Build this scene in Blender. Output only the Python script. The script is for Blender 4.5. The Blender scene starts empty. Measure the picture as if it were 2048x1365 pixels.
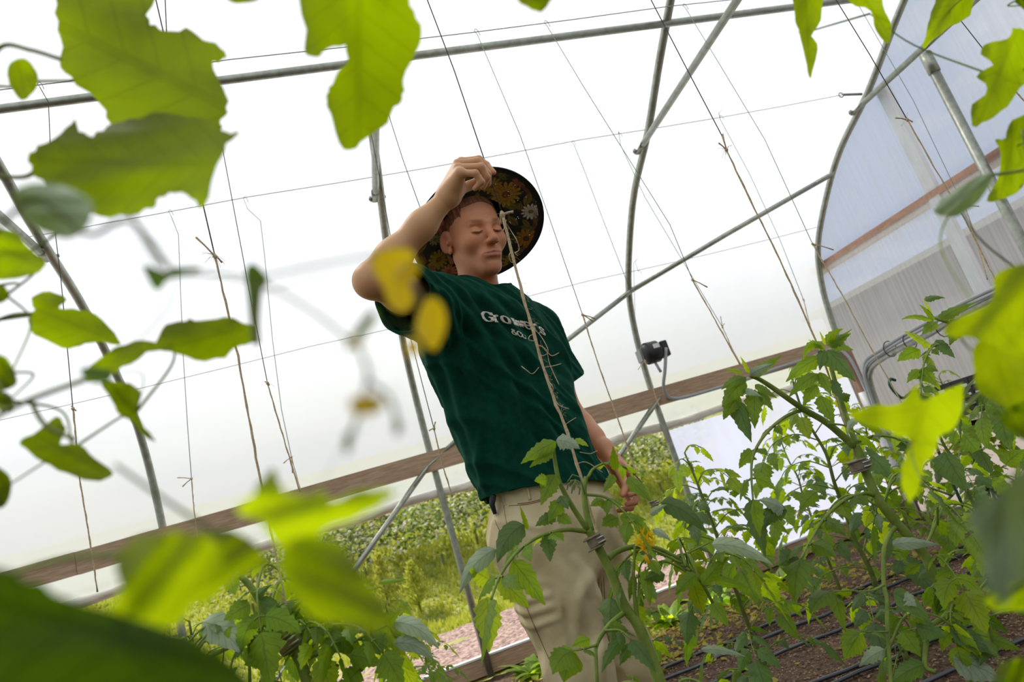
import bpy, bmesh, math, random
import numpy as np
from mathutils import Vector, Matrix, Euler, noise as mnoise
from mathutils.bvhtree import BVHTree
from mathutils.kdtree import KDTree

# ---------------------------------------------------------------- camera
FPX = 1365.0
HC = 0.956
RT = np.array([0.938, -0.186, -0.293]); UP = np.array([0.232, -0.289, 0.929]); FW = np.array([0.257, 0.939, 0.228])
FW /= np.linalg.norm(FW); RT -= FW*(RT@FW); RT /= np.linalg.norm(RT); UP = np.cross(RT, FW)
cam_data = bpy.data.cameras.new('camera')
cam = bpy.data.objects.new('camera', cam_data)
bpy.context.scene.collection.objects.link(cam)
cam.matrix_world = Matrix(((RT[0], UP[0], -FW[0], 0), (RT[1], UP[1], -FW[1], 0), (RT[2], UP[2], -FW[2], HC), (0, 0, 0, 1)))
cam_data.sensor_width = 36.0
cam_data.lens = FPX/2048*36.0
cam_data.clip_start = 0.02
cam_data.clip_end = 400
cam_data.dof.use_dof = True
cam_data.dof.focus_distance = 1.85
cam_data.dof.aperture_fstop = 4.5
scene = bpy.context.scene
scene.camera = cam

# ---------------------------------------------------------------- sky, sun, exposure
scene.view_settings.view_transform = 'Standard'
scene.view_settings.look = 'None'
scene.view_settings.gamma = 1.0
scene.view_settings.use_curve_mapping = False
scene.view_settings.exposure = 0.0
scene.cycles.max_bounces = 10
scene.cycles.diffuse_bounces = 5
scene.cycles.transmission_bounces = 8
scene.cycles.transparent_max_bounces = 24
scene.cycles.caustics_reflective = False
scene.cycles.caustics_refractive = False
scene.cycles.sample_clamp_indirect = 6.0
world = bpy.data.worlds.new('sky'); scene.world = world
world.use_nodes = True
wt = world.node_tree; wt.nodes.clear()
def wn(t, **kw):
    n = wt.nodes.new(t)
    for k, v in kw.items(): setattr(n, k, v)
    return n
w_tc = wn('ShaderNodeTexCoord'); w_mp = wn('ShaderNodeMapping'); w_mp.inputs['Scale'].default_value = (1.0, 1.0, 3.2)
w_n = wn('ShaderNodeTexNoise'); w_n.inputs['Scale'].default_value = 2.3; w_n.inputs['Detail'].default_value = 5; w_n.inputs['Roughness'].default_value = .55
w_r = wn('ShaderNodeValToRGB')
w_r.color_ramp.elements[0].position = .40; w_r.color_ramp.elements[0].color = (.52, .66, .90, 1)
w_r.color_ramp.elements[1].position = .58; w_r.color_ramp.elements[1].color = (.93, .96, 1.0, 1)
w_bg = wn('ShaderNodeBackground'); w_bg.inputs['Strength'].default_value = .92
w_o = wn('ShaderNodeOutputWorld')
wt.links.new(w_tc.outputs['Generated'], w_mp.inputs['Vector']); wt.links.new(w_mp.outputs[0], w_n.inputs['Vector'])
wt.links.new(w_n.outputs['Fac'], w_r.inputs['Fac']); wt.links.new(w_r.outputs['Color'], w_bg.inputs['Color']); wt.links.new(w_bg.outputs[0], w_o.inputs['Surface'])
sun_d = bpy.data.lights.new('sun', 'SUN'); sun_d.energy = 5.5; sun_d.angle = math.radians(7); sun_d.color = (1.0, .95, .86)
sun = bpy.data.objects.new('sun', sun_d); scene.collection.objects.link(sun)
sun_dir = Vector((-.45, .62, 1.1))           # towards the sun: high, behind the worker, a little to the left
sun.rotation_euler = sun_dir.to_track_quat('Z', 'Y').to_euler()
sun.location = (-4, 8, 14)

# ---------------------------------------------------------------- helpers
COL = scene.collection
def ray(x, y):
    return (x-1024.0)*RT - (y-682.5)*UP + FPX*FW
def P(x, y, Y):
    d = ray(x, y); return Vector(d*(Y/d[1])) + Vector((0, 0, HC))
def PX(x, y, X):
    d = ray(x, y); return Vector(d*(X/d[0])) + Vector((0, 0, HC))
def PZ(x, y, Z):
    d = ray(x, y); return Vector(d*((Z-HC)/d[2])) + Vector((0, 0, HC))
def PD(x, y, D):
    return Vector(ray(x, y)*(D/FPX)) + Vector((0, 0, HC))

class MB:
    """collects geometry for one mesh object"""
    def __init__(s): s.v = []; s.f = []; s.mi = []; s.uv = {}
    def add(s, verts, faces, m=0):
        o = len(s.v); s.v.extend([tuple(p) for p in verts])
        s.f.extend([tuple(i+o for i in f) for f in faces]); s.mi.extend([m]*len(faces)); return o
    def box(s, c, size, rot=None, m=0):
        c = Vector(c); sx, sy, sz = [k/2 for k in size]
        vs = [Vector((a*sx, b*sy, d*sz)) for a in (-1, 1) for b in (-1, 1) for d in (-1, 1)]
        if rot is not None: vs = [rot @ p for p in vs]
        s.add([c+p for p in vs], [(0, 1, 3, 2), (4, 6, 7, 5), (0, 4, 5, 1), (2, 3, 7, 6), (0, 2, 6, 4), (1, 5, 7, 3)], m)
    def tube(s, pts, r, n=8, cap=True, m=0, flat=None):
        pts = [Vector(p) for p in pts]
        if len(pts) < 2: return
        rs = r if hasattr(r, '__len__') else [r]*len(pts)
        t = [(pts[min(i+1, len(pts)-1)]-pts[max(i-1, 0)]).normalized() for i in range(len(pts))]
        a = Vector((0, 0, 1)) if abs(t[0].z) < .9 else Vector((1, 0, 0))
        nrm = t[0].cross(a).normalized(); o = len(s.v); fs = []
        for i, p in enumerate(pts):
            nrm = (nrm - t[i]*nrm.dot(t[i])); nrm = nrm.normalized() if nrm.length > 1e-9 else t[i].orthogonal().normalized()
            b = t[i].cross(nrm)
            for k in range(n):
                an = 2*math.pi*k/n; c_, s_ = math.cos(an)*rs[i], math.sin(an)*rs[i]
                if flat: s_ *= flat
                s.v.append(tuple(p + nrm*c_ + b*s_))
        for i in range(len(pts)-1):
            for k in range(n):
                k2 = (k+1) % n; fs.append((o+i*n+k, o+i*n+k2, o+(i+1)*n+k2, o+(i+1)*n+k))
        if cap:
            fs.append(tuple(o+k for k in range(n))[::-1]); e = o+(len(pts)-1)*n; fs.append(tuple(e+k for k in range(n)))
        s.f.extend(fs); s.mi.extend([m]*len(fs))
    def build(s, name, mats, parent=None, smooth=True):
        me = bpy.data.meshes.new(name); me.from_pydata(s.v, [], s.f); me.update()
        for mt in (mats if isinstance(mats, (list, tuple)) else [mats]): me.materials.append(mt)
        if any(s.mi): me.polygons.foreach_set('material_index', s.mi)
        if smooth: me.polygons.foreach_set('use_smooth', [True]*len(me.polygons))
        if s.uv:
            ul = me.uv_layers.new(name='uv')
            li = np.zeros(len(me.loops), dtype=np.int32); me.loops.foreach_get('vertex_index', li)
            tab = np.zeros((len(s.v), 2), dtype=np.float32)
            for k, q in s.uv.items(): tab[k] = q
            ul.data.foreach_set('uv', tab[li].ravel())
        ob = bpy.data.objects.new(name, me); COL.objects.link(ob)
        if parent is not None: ob.parent = parent
        return ob

def spline(pts, n=8):
    """Catmull-Rom resample"""
    p = [np.array(q, float) for q in pts]
    if len(p) == 2: return [Vector(p[0]+(p[1]-p[0])*i/n) for i in range(n+1)]
    q = [2*p[0]-p[1]] + p + [2*p[-1]-p[-2]]; out = []
    for i in range(1, len(q)-2):
        for k in range(n):
            t = k/n
            out.append(Vector(.5*((2*q[i]) + (-q[i-1]+q[i+1])*t + (2*q[i-1]-5*q[i]+4*q[i+1]-q[i+2])*t*t + (-q[i-1]+3*q[i]-3*q[i+1]+q[i+2])*t**3)))
    out.append(Vector(p[-1])); return out

def empty(name, loc):
    o = bpy.data.objects.new(name, None); COL.objects.link(o); o.empty_display_size = .05
    o.location = loc; o.matrix_world = Matrix.Translation(Vector(loc)); return o
def tag(o, label, cat, group=None, kind=None):
    if label: o['label'] = label
    if cat: o['category'] = cat
    if group: o['group'] = group
    if kind: o['kind'] = kind
    return o
def part(mb, name, mats, root, smooth=True):
    """a part whose mesh was collected in world coordinates"""
    o = mb.build(name, mats, None, smooth); o.parent = root
    L = Vector((0, 0, 0)); q = root
    while q is not None: L += q.location; q = q.parent
    o.data.transform(Matrix.Translation(-L)); return o
def struct(o): o['kind'] = 'structure'; return o

def mat(name, col, rough=.6, metal=0.0, col2=None, nscale=20, bump=0, bscale=None, stretch=None, spec=None, trans=0, detail=4):
    m = bpy.data.materials.new(name); m.use_nodes = True; nt = m.node_tree; b = nt.nodes['Principled BSDF']
    b.inputs['Base Color'].default_value = (*col, 1); b.inputs['Roughness'].default_value = rough; b.inputs['Metallic'].default_value = metal
    if spec is not None: b.inputs['Specular IOR Level'].default_value = spec
    if col2 is not None or bump:
        tc = nt.nodes.new('ShaderNodeTexCoord'); mp = nt.nodes.new('ShaderNodeMapping')
        if stretch: mp.inputs['Scale'].default_value = stretch
        nt.links.new(tc.outputs['Object'], mp.inputs['Vector'])
    if col2 is not None:
        n = nt.nodes.new('ShaderNodeTexNoise'); n.inputs['Scale'].default_value = nscale; n.inputs['Detail'].default_value = detail
        r = nt.nodes.new('ShaderNodeValToRGB'); r.color_ramp.elements[0].position = .36; r.color_ramp.elements[1].position = .64
        r.color_ramp.elements[0].color = (*col, 1); r.color_ramp.elements[1].color = (*col2, 1)
        nt.links.new(mp.outputs[0], n.inputs['Vector']); nt.links.new(n.outputs['Fac'], r.inputs['Fac']); nt.links.new(r.outputs[0], b.inputs['Base Color'])
    if bump:
        n2 = nt.nodes.new('ShaderNodeTexNoise'); n2.inputs['Scale'].default_value = bscale or nscale*2; n2.inputs['Detail'].default_value = 5
        bp = nt.nodes.new('ShaderNodeBump'); bp.inputs['Strength'].default_value = bump; bp.inputs['Distance'].default_value = .01
        nt.links.new(mp.outputs[0], n2.inputs['Vector']); nt.links.new(n2.outputs['Fac'], bp.inputs['Height']); nt.links.new(bp.outputs[0], b.inputs['Normal'])
    return m

def film_mat(name, tcol, transp, gloss=.0, ribs=None, mott=.12, tint=(1, 1, 1)):
    """thin plastic sheet: part clear, part scattering"""
    m = bpy.data.materials.new(name); m.use_nodes = True; nt = m.node_tree; nt.nodes.clear(); N = nt.nodes.new; L = nt.links.new
    out = N('ShaderNodeOutputMaterial'); tr = N('ShaderNodeBsdfTransparent'); tl = N('ShaderNodeBsdfTranslucent'); df = N('ShaderNodeBsdfDiffuse')
    tr.inputs['Color'].default_value = (*tint, 1); tl.inputs['Color'].default_value = (*tcol, 1); df.inputs['Color'].default_value = (.6, .61, .62, 1)
    m1 = N('ShaderNodeMixShader'); m1.inputs[0].default_value = .14; L(tl.outputs[0], m1.inputs[1]); L(df.outputs[0], m1.inputs[2])
    m2 = N('ShaderNodeMixShader'); L(m1.outputs[0], m2.inputs[1]); L(tr.outputs[0], m2.inputs[2])
    tc = N('ShaderNodeTexCoord'); mp = N('ShaderNodeMapping'); n = N('ShaderNodeTexNoise'); n.inputs['Scale'].default_value = 1.6; n.inputs['Detail'].default_value = 5
    if ribs: mp.inputs['Scale'].default_value = ribs
    L(tc.outputs['Object'], mp.inputs['Vector']); L(mp.outputs[0], n.inputs['Vector'])
    mr = N('ShaderNodeMapRange'); mr.inputs['From Min'].default_value = .3; mr.inputs['From Max'].default_value = .7
    mr.inputs['To Min'].default_value = max(0, transp-mott); mr.inputs['To Max'].default_value = transp+mott
    L(n.outputs['Fac'], mr.inputs['Value']); L(mr.outputs[0], m2.inputs[0])
    if gloss:
        gl = N('ShaderNodeBsdfGlossy'); gl.inputs['Roughness'].default_value = .25; fr = N('ShaderNodeFresnel'); fr.inputs['IOR'].default_value = 1.3
        m3 = N('ShaderNodeMixShader'); L(fr.outputs[0], m3.inputs[0]); L(m2.outputs[0], m3.inputs[1]); L(gl.outputs[0], m3.inputs[2]); L(m3.outputs[0], out.inputs['Surface'])
    else: L(m2.outputs[0], out.inputs['Surface'])
    return m

M_GALV = mat('galvanised_steel', (.30, .315, .26), .42, .7, col2=(.40, .42, .36), nscale=30)
M_WOOD = mat('weathered_lumber', (.36, .23, .14), .8, col2=(.50, .35, .23), nscale=9, stretch=(1, 14, 14), bump=.4)
M_REDWOOD = mat('reddish_lumber', (.40, .20, .11), .75, col2=(.55, .30, .19), nscale=9, stretch=(8, 1, 8), bump=.3)
M_POST = mat('brown_post_wood', (.22, .11, .07), .8, col2=(.34, .19, .13), nscale=9, stretch=(14, 14, 1), bump=.4)
M_PALEWOOD = mat('pale_lumber', (.55, .45, .38), .8, col2=(.70, .62, .55), nscale=9, stretch=(1, 12, 12), bump=.3)
M_WHITE = mat('white_painted_wood', (.75, .77, .76), .6, col2=(.66, .68, .67), nscale=12)
M_FILM = film_mat('greenhouse_film', (.59, .605, .625), .14, mott=.05)
M_CURT = film_mat('roll_up_film', (.66, .70, .72), .16, ribs=(.5, 3, 3), mott=.1)
M_LOWFILM = film_mat('blue_white_film', (.70, .76, .98), .12, ribs=(2.5, 3, .5), mott=.1)
M_POLY = film_mat('ribbed_polycarbonate', (.95, .97, 1.0), .42, ribs=(30, 30, .4), mott=.10, gloss=0)
M_ROLL = mat('rolled_plastic', (.62, .55, .42), .6, col2=(.86, .82, .74), nscale=6, stretch=(1, 4, 4), bump=.5, bscale=14)
M_WIRE = mat('wire_steel', (.30, .31, .31), .5, .5)
M_BLACK = mat('black_plastic', (.012, .012, .013), .45)
M_DRIP = mat('drip_line_plastic', (.03, .034, .045), .22, spec=1.0)
M_GREYPIPE = mat('grey_conduit_plastic', (.36, .38, .38), .5)
M_SILVER = mat('silver_label', (.7, .7, .68), .35, .3)

# ---------------------------------------------------------------- the tunnel
SP = 1.75; X2 = .508; XE = X2+2*SP; YW = 4.83; XL = X2-5*SP
YC = .43
prof = [(4.83, 0), (4.83, .6), (4.83, 1.42), (4.80, 1.68), (4.74, 1.95), (4.60, 2.24), (4.30, 2.53), (3.98, 2.76), (3.56, 2.95), (3.13, 3.20), (2.62, 3.46), (2.0, 3.72), (1.3, 3.93), (.43, 4.08)]
profS = spline([(0, a, b) for a, b in prof[2:]], 4)
def zroof(Y):
    for a, b in zip(profS[:-1], profS[1:]):
        if b.y <= Y <= a.y: return a.z+(b.z-a.z)*(a.y-Y)/(a.y-b.y+1e-9)
    return 4.08
full = [(p.y, p.z) for p in profS]; full += [(2*YC-y, z) for y, z in full[::-1][1:]]
def sheet(prof2, x0, x1, nx, name, m):
    mb = MB(); n = len(prof2)
    vs = [(x0+(x1-x0)*i/nx, y, z) for i in range(nx+1) for y, z in prof2]
    mb.add(vs, [(i*n+k, i*n+k+1, (i+1)*n+k+1, (i+1)*n+k) for i in range(nx) for k in range(n-1)])
    return mb.build(name, m)
def grow(pr, d):
    o = []
    for i, (y, z) in enumerate(pr):
        a = pr[max(i-1, 0)]; b = pr[min(i+1, len(pr)-1)]; t = Vector((b[0]-a[0], b[1]-a[1])).normalized(); o.append((y+t.y*d, z-t.x*d))
    return o
struct(sheet(grow(full, .035), XL, XE+.02, 10, 'ceiling', M_FILM))
# side curtain rolled half way up, above the open strip
struct(sheet([(4.875, 1.40), (4.88, 1.30), (4.875, 1.21)], XL, X2+1.9*SP, 10, 'wall_side', M_CURT))
# end wall of ribbed polycarbonate
mb = MB(); epts = [(y, z) for y, z in grow(full, .03)]; epts = [(4.86, 0)]+epts+[(2*YC-4.86, 0)]
mb.add([(XE+.03, y, z) for y, z in epts], [tuple(range(len(epts)))]); o = struct(mb.build('wall_right', M_POLY, smooth=False))
mb = MB(); mb.add([(XL-.03, y, z) for y, z in epts], [tuple(range(len(epts)))]); struct(mb.build('wall_left', M_FILM, smooth=False))
struct(sheet([(2*YC-4.87, 1.42), (2*YC-4.87, .0)], XL, XE, 4, 'wall_rear', M_FILM))
# fixed low film in the last bay
struct(sheet([(4.90, 1.16), (4.90, .10)], X2+SP+.02, XE, 6, 'wall_side_low', M_LOWFILM))

hoopn = ['second bowed steel hoop counted from the polycarbonate end wall, carrying the black blower', 'bowed steel hoop just behind the raised elbow of the worker', 'bowed steel hoop at the left edge, behind the blurred leaves']
order = [(XE, 'bowed steel hoop framing the edge of the polycarbonate end wall'), (X2+SP, 'bowed steel hoop carrying the black blower and its cable'), (X2, hoopn[1]), (X2-SP, hoopn[2])]
for x, lab in order:
    c = [(x, y, z) for y, z in full]; pts = [(x, 4.83, -.02), (x, 4.83, .7)] + c + [(x, 2*YC-4.83, .7), (x, 2*YC-4.83, -.02)]
    root = empty('greenhouse_hoop', (x, 4.83, 0)); tag(root, lab, 'greenhouse frame')
    mb = MB(); mb.tube(pts, .024, 12); part(mb, 'bent_tube', M_GALV, root)
    # the tie across this hoop
    mb = MB(); zt = 2.90; yt = 3.70
    mb.tube([(x-.03, yt+.02, zt-.01), (x-.03, yt-.10, zt)], .026, 10, flat=.35)
    mb.tube([(x-.03, yt-.08, zt), (x-.03, 2*YC-yt+.08, zt)], .021, 10)
    part(mb, 'cross_tie', M_GALV, root)
    mb = MB(); mb.tube([(x-.07, yt, zt), (x+.03, yt, zt)], .009, 6); mb.tube([(x-.065, yt, zt), (x-.055, yt, zt)], .017, 6); part(mb, 'bolt', M_WIRE, root)
# end wall framing
root = empty('end_wall_frame', (XE, 3, 0)); tag(root, 'steel and timber framing of the polycarbonate end wall', 'end wall frame')
mb = MB(); mb.tube([(XE-.03, 3.04, 0), (XE-.03, 3.04, 2.86)], .03, 12); mb.tube([(XE-.03, 3.04, 2.72), (XE-.03, 3.04, 2.86)], .036, 12); part(mb, 'post', M_GALV, root)
mb = MB(); mb.tube([(XE-.03, 1.45, 0), (XE-.03, 1.45, 2.86)], .03, 12); part(mb, 'post', M_GALV, root)
mb = MB(); mb.box((XE+.06, 3.49, 1.46), (.04, .09, 2.92)); part(mb, 'white_stud', M_WHITE, root, False)
mb = MB(); mb.box((XE+.055, 1.3, 2.09), (.04, 7.1, .045)); part(mb, 'timber_rail', M_REDWOOD, root, False)
mb = MB(); mb.box((XE+.075, 1.3, 2.045), (.03, 7.1, .04)); part(mb, 'pale_rail', M_WHITE, root, False)
mb = MB(); mb.tube([(XE-.07, 3.02, 1.845), (XE-.07, 1.0, 2.0)], .022, 10); part(mb, 'brace', M_GALV, root)
mb = MB(); mb.tube([(XE-.09, 4.70, .0), (XE-.05, 4.74, 1.35)], .045, 10); part(mb, 'corner_post', M_POST, root)
mb = MB(); mb.tube([(XE-.16, 4.62, .0), (XE-.13, 4.66, 1.0)], .03, 10); part(mb, 'corner_pipe', M_WHITE, root)
# purlin
mb = MB(); yp, zp = 2.97, 3.31
mb.tube([(XL, yp, zp-.04), (XE, yp, zp-.04)], .021, 10); tag(mb.build('purlin', M_GALV), 'long steel purlin tube running under the roof film', 'purlin')
# braces along the wall
def wallpt(px, py, lift=.03):
    # where the sight line meets the wall surface, found on the hoop profile
    best = None
    for a, b in zip(profS[:-1], profS[1:]):
        for t in (0, .25, .5, .75):
            y = a.y+(b.y-a.y)*t; z = a.z+(b.z-a.z)*t; p = P(px, py, y-lift); e = abs(p.z-z)
            if best is None or e < best[0]: best = (e, p)
    return best[1]
def brace(pts, lab, flat_ends=(1, 1)):
    root = empty('diagonal_brace', pts[0]); tag(root, lab, 'brace')
    mb = MB(); a, b = Vector(pts[0]), Vector(pts[-1]); mb.tube([a]+[Vector(q) for q in pts[1:-1]]+[b], .019, 10); part(mb, 'tube', M_GALV, root)
    for e, (p, q) in zip(flat_ends, ((a, Vector(pts[1])), (b, Vector(pts[-2])))):
        if e:
            d = (q-p).normalized(); mb = MB(); mb.tube([p-d*.05, p-d*.03, p+d*.06, p+d*.12], [.022, .032, .032, .022], 10, flat=.4); part(mb, 'flattened_end', M_GALV, root)
    return root
b1 = wallpt(1262, 582); b2 = wallpt(1658, 352); bm = wallpt(1455, 468)
brace([wallpt(852, 938), wallpt(1110, 700), b1], 'diagonal steel brace rising behind the green shirt towards the blower hoop')
brace([b1, bm, b2], 'diagonal steel brace from the blower hoop up to the end wall hoop', (0, 1))
brace([P(848, 944, 4.78), P(715, 1132, 4.74), P(560, 1350, 4.70)], 'diagonal steel brace crossing the open strip left of the worker')
brace([P(1312, 806, 4.78), P(1252, 893, 4.76), P(1090, 1130, 4.72)], 'diagonal steel brace dropping from the blower hoop behind the lowered hand')
# hip board, baseboard, curtain roll
root = empty('hip_board', (0, YW, 1.42)); tag(root, 'weathered timber hip board running along the side of the tunnel', 'board')
seg = [XL, X2-2.6*SP, X2-1.28*SP, X2-.55*SP, X2+.62*SP, XE]
for a, b in zip(seg[:-1], seg[1:]):
    mb = MB(); mb.box(((a+b)/2, YW-.045+.003*(seg.index(a) % 2), 1.42+.002*(seg.index(a) % 2)), (b-a-.004, .035, .135)); part(mb, 'board_length', M_WOOD, root, False)
root = empty('curtain_roll', (0, 4.87, 1.2)); tag(root, 'rolled up edge of the side curtain, wrapped in creased plastic', 'curtain roll')
mb = MB(); pts = [(XL+i*.12, 4.87+.006*math.sin(i*1.7), 1.20+.008*math.sin(i*.9)) for i in range(int((X2+1.95*SP-XL)/.12))]
random.seed(4); mb.tube(pts, [.030+random.uniform(-.004, .006) for _ in pts], 12); part(mb, 'plastic_roll', M_ROLL, root)
root = empty('baseboard', (0, 4.9, 0)); tag(root, 'pale ground board along the foot of the side opening', 'board')
for a, b in zip(seg[:-1], seg[1:]):
    mb = MB(); mb.box(((a+b)/2, YW+.05, .045), (b-a-.006, .04, .11)); part(mb, 'board_length', M_WOOD, root, False); mb = MB(); mb.box(((a+b)/2, YW+.05, .104), (b-a-.006, .05, .012)); part(mb, 'white_capping', M_WHITE, root, False)
# wires
W1, W2, WZ = 2.49, 3.56, 2.97
for nm, a, b, lab in (('trellis_wire', (XL, W1, WZ+.02), (XE-.03, W1, WZ+.02), 'thin trellis wire just under the long purlin'),
                      ('trellis_wire', (XL, W2, WZ-.0), (XE-.2, W2, WZ), 'thin trellis wire crossing behind the floral hat, ending at the crossbar turnbuckle'),
                      ('trellis_wire', (XL, 1.4, WZ), (XE-.03, 1.4, WZ), 'thin trellis wire above the frame carrying the nearest strings'),
                      ('trellis_wire', (XL, 4.50, 2.31), (XE-.03, 4.50, 2.36), 'thin wire low on the curved wall film')):
    mb = MB(); A, B = Vector(a), Vector(b); mb.tube([A+(B-A)*(i/24)+Vector((0, 0, -.012*abs(math.sin(i*math.pi/4)))) for i in range(25)], .0022, 5); o = mb.build(nm, M_WIRE); tag(o, lab, 'wire', 'trellis wires')
root = empty('turnbuckle', (XE-.2, W2, WZ)); tag(root, 'small turnbuckle tightening the trellis wire at the end wall', 'turnbuckle')
mb = MB(); mb.tube([(XE-.2, W2, WZ), (XE-.05, W2, WZ-.02)], .009, 8); part(mb, 'buckle_body', M_WIRE, root)
mb = MB(); mb.tube([Vector((XE-.22, W2, WZ))+Vector((math.cos(t)*.018, 0, math.sin(t)*.018)) for t in [i*math.pi/5 for i in range(11)]], .004, 6); part(mb, 'ring', M_WIRE, root)

# ---------------------------------------------------------------- ground
def groundmesh(name, x0, x1, y0, y1, nx, ny, hf, m):
    mb = MB(); vs = []
    for j in range(ny+1):
        for i in range(nx+1):
            x = x0+(x1-x0)*i/nx; y = y0+(y1-y0)*j/ny; vs.append((x, y, hf(x, y)))
    mb.add(vs, [(j*(nx+1)+i, j*(nx+1)+i+1, (j+1)*(nx+1)+i+1, (j+1)*(nx+1)+i) for j in range(ny) for i in range(nx)])
    return mb.build(name, m)
def nz(x, y, s, z=0): return mnoise.noise(Vector((x*s, y*s, z)))
M_SOIL = mat('dark_soil', (.030, .014, .007), .95, col2=(.14, .075, .042), nscale=60, bump=1.0, bscale=90, detail=8)
def soil_h(x, y):
    return -.03+.02*nz(x, y, 1.3)+.014*nz(x, y, 7, 3)+.009*nz(x, y, 23, 5)
struct(groundmesh('floor', XL, XE+.2, .2, 4.88, 420, 200, soil_h, M_SOIL))
M_LAWN = mat('sunlit_lawn', (.24, .27, .045), .9, col2=(.40, .40, .10), nscale=9, bump=1.0, bscale=30, detail=8)
def lawn_h(x, y):
    t = max(0, y-8.6); return -.05+.34*t*(1-.012*t)*(1 if t < 18 else 1)+.05*nz(x, y, 1.1)+.03*nz(x, y, 5) if y > 6.4 else -.06+.02*nz(x, y, 3)
struct(groundmesh('floor_rear', XL, XE+.2, -4.0, .2, 40, 20, soil_h, M_SOIL))
M_FIELD = mat('dull_field', (.07, .09, .03), .95, col2=(.12, .12, .05), nscale=2)
struct(groundmesh('field', -60, 60, -60, 60, 20, 20, lambda x, y: -.12, M_FIELD))
struct(groundmesh('lawn', -24, 34, 4.9, 22, 300, 170, lawn_h, M_LAWN))

# ================================================================ the worker
def surface_nets(f, org, h):
    nx, ny, nz_ = f.shape
    ins = f < 0
    c = np.zeros((nx-1, ny-1, nz_-1), np.int8)
    for a in (0, 1):
        for b in (0, 1):
            for d in (0, 1): c += ins[a:nx-1+a, b:ny-1+b, d:nz_-1+d]
    act = (c > 0) & (c < 8); idx = np.full(act.shape, -1, np.int64); I = np.argwhere(act); idx[act] = np.arange(len(I))
    acc = np.zeros((len(I), 3)); cnt = np.zeros(len(I))
    corners = [(a, b, d) for a in (0, 1) for b in (0, 1) for d in (0, 1)]
    vals = {q: f[I[:, 0]+q[0], I[:, 1]+q[1], I[:, 2]+q[2]] for q in corners}
    for q in corners:
        for ax in range(3):
            if q[ax] == 0:
                q2 = list(q); q2[ax] = 1; q2 = tuple(q2); v0, v1 = vals[q], vals[q2]; m = (v0 < 0) != (v1 < 0)
                t = np.where(m, v0/(v0-v1+1e-20), 0); pt = np.tile(np.array(q, float), (len(I), 1)); pt[:, ax] += t
                acc[m] += pt[m]; cnt[m] += 1
    V = (I + acc/cnt[:, None])*h + np.array(org); F = []
    for ax in range(3):
        b_, c_ = [(1, 2), (2, 0), (0, 1)][ax]
        s0 = [slice(None)]*3; s1 = [slice(None)]*3; s0[ax] = slice(0, -1); s1[ax] = slice(1, None)
        for k in (b_, c_): s0[k] = slice(1, -1); s1[k] = slice(1, -1)
        A, B = ins[tuple(s0)], ins[tuple(s1)]; E_ = np.argwhere(A != B)
        if not len(E_): continue
        base = E_.copy(); base[:, b_] += 1; base[:, c_] += 1
        fl = A[E_[:, 0], E_[:, 1], E_[:, 2]]
        def g(db, dc):
            q = base.copy(); q[:, b_] += db; q[:, c_] += dc; return idx[q[:, 0], q[:, 1], q[:, 2]]
        q0, q1, q2, q3 = g(-1, -1), g(0, -1), g(0, 0), g(-1, 0)
        Q = np.stack([q0, q1, q2, q3], 1); Q[~fl] = Q[~fl][:, ::-1]; F.append(Q)
    F = np.concatenate(F); a, b_, c_ = V[F[:, 0]], V[F[:, 1]], V[F[:, 2]]
    if (a*np.cross(b_-V.mean(0), c_-V.mean(0))).sum()-(V.mean(0)*np.cross(b_-V.mean(0), c_-V.mean(0))).sum() < 0: F = F[:, ::-1]
    return V, F
def smin(a, b, k):
    hh = np.maximum(k-np.abs(a-b), 0)/k; return np.minimum(a, b)-hh*hh*k/4
class Field:
    def __init__(s, lo, hi, h):
        s.h = h; s.lo = np.array(lo, float); n = np.ceil((np.array(hi)-s.lo)/h).astype(int)+1; s.f = np.full(tuple(n), .08, np.float32)
    def _sub(s, lo, hi):
        a = np.clip(np.floor((np.array(lo)-s.lo)/s.h).astype(int), 0, np.array(s.f.shape)-1); b = np.clip(np.ceil((np.array(hi)-s.lo)/s.h).astype(int)+1, 1, np.array(s.f.shape))
        sl = tuple(slice(p, max(q, p+1)) for p, q in zip(a, b))
        g = np.stack(np.meshgrid(*[s.lo[i]+np.arange(sl[i].start, sl[i].stop)*s.h for i in range(3)], indexing='ij'), -1); return sl, g
    def comb(s, sl, d, k, op):
        if op > 0: s.f[sl] = smin(s.f[sl], d, k)
        else: s.f[sl] = -smin(-s.f[sl], d, k)
    def cap(s, a, b, ra, rb, k=.02, op=1, M=None):
        a = np.array(a, float); b = np.array(b, float); mg = max(ra, rb)*(1.0 if M is None else 1.6)+.05
        sl, g = s._sub(np.minimum(a, b)-mg, np.maximum(a, b)+mg)
        if M is not None: g = g@M.T; a = M@a; b = M@b
        ab = b-a; L2 = max(ab@ab, 1e-12); t = np.clip(((g-a)@ab)/L2, 0, 1); d = np.linalg.norm(g-a-t[..., None]*ab, axis=-1)-(ra+(rb-ra)*t); s.comb(sl, d.astype(np.float32), k, op)
    def ell(s, c, r, k=.02, op=1, R=None):
        c = np.array(c, float); r = np.array(r, float); mg = max(r)+.05; sl, g = s._sub(c-mg, c+mg); q = g-c
        if R is not None: q = q@R
        k0 = np.linalg.norm(q/r, axis=-1); k1 = np.linalg.norm(q/(r*r), axis=-1)+1e-9; s.comb(sl, (k0*(k0-1)/k1).astype(np.float32), k, op)
    def mesh(s): return surface_nets(s.f, s.lo, s.h)
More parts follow.
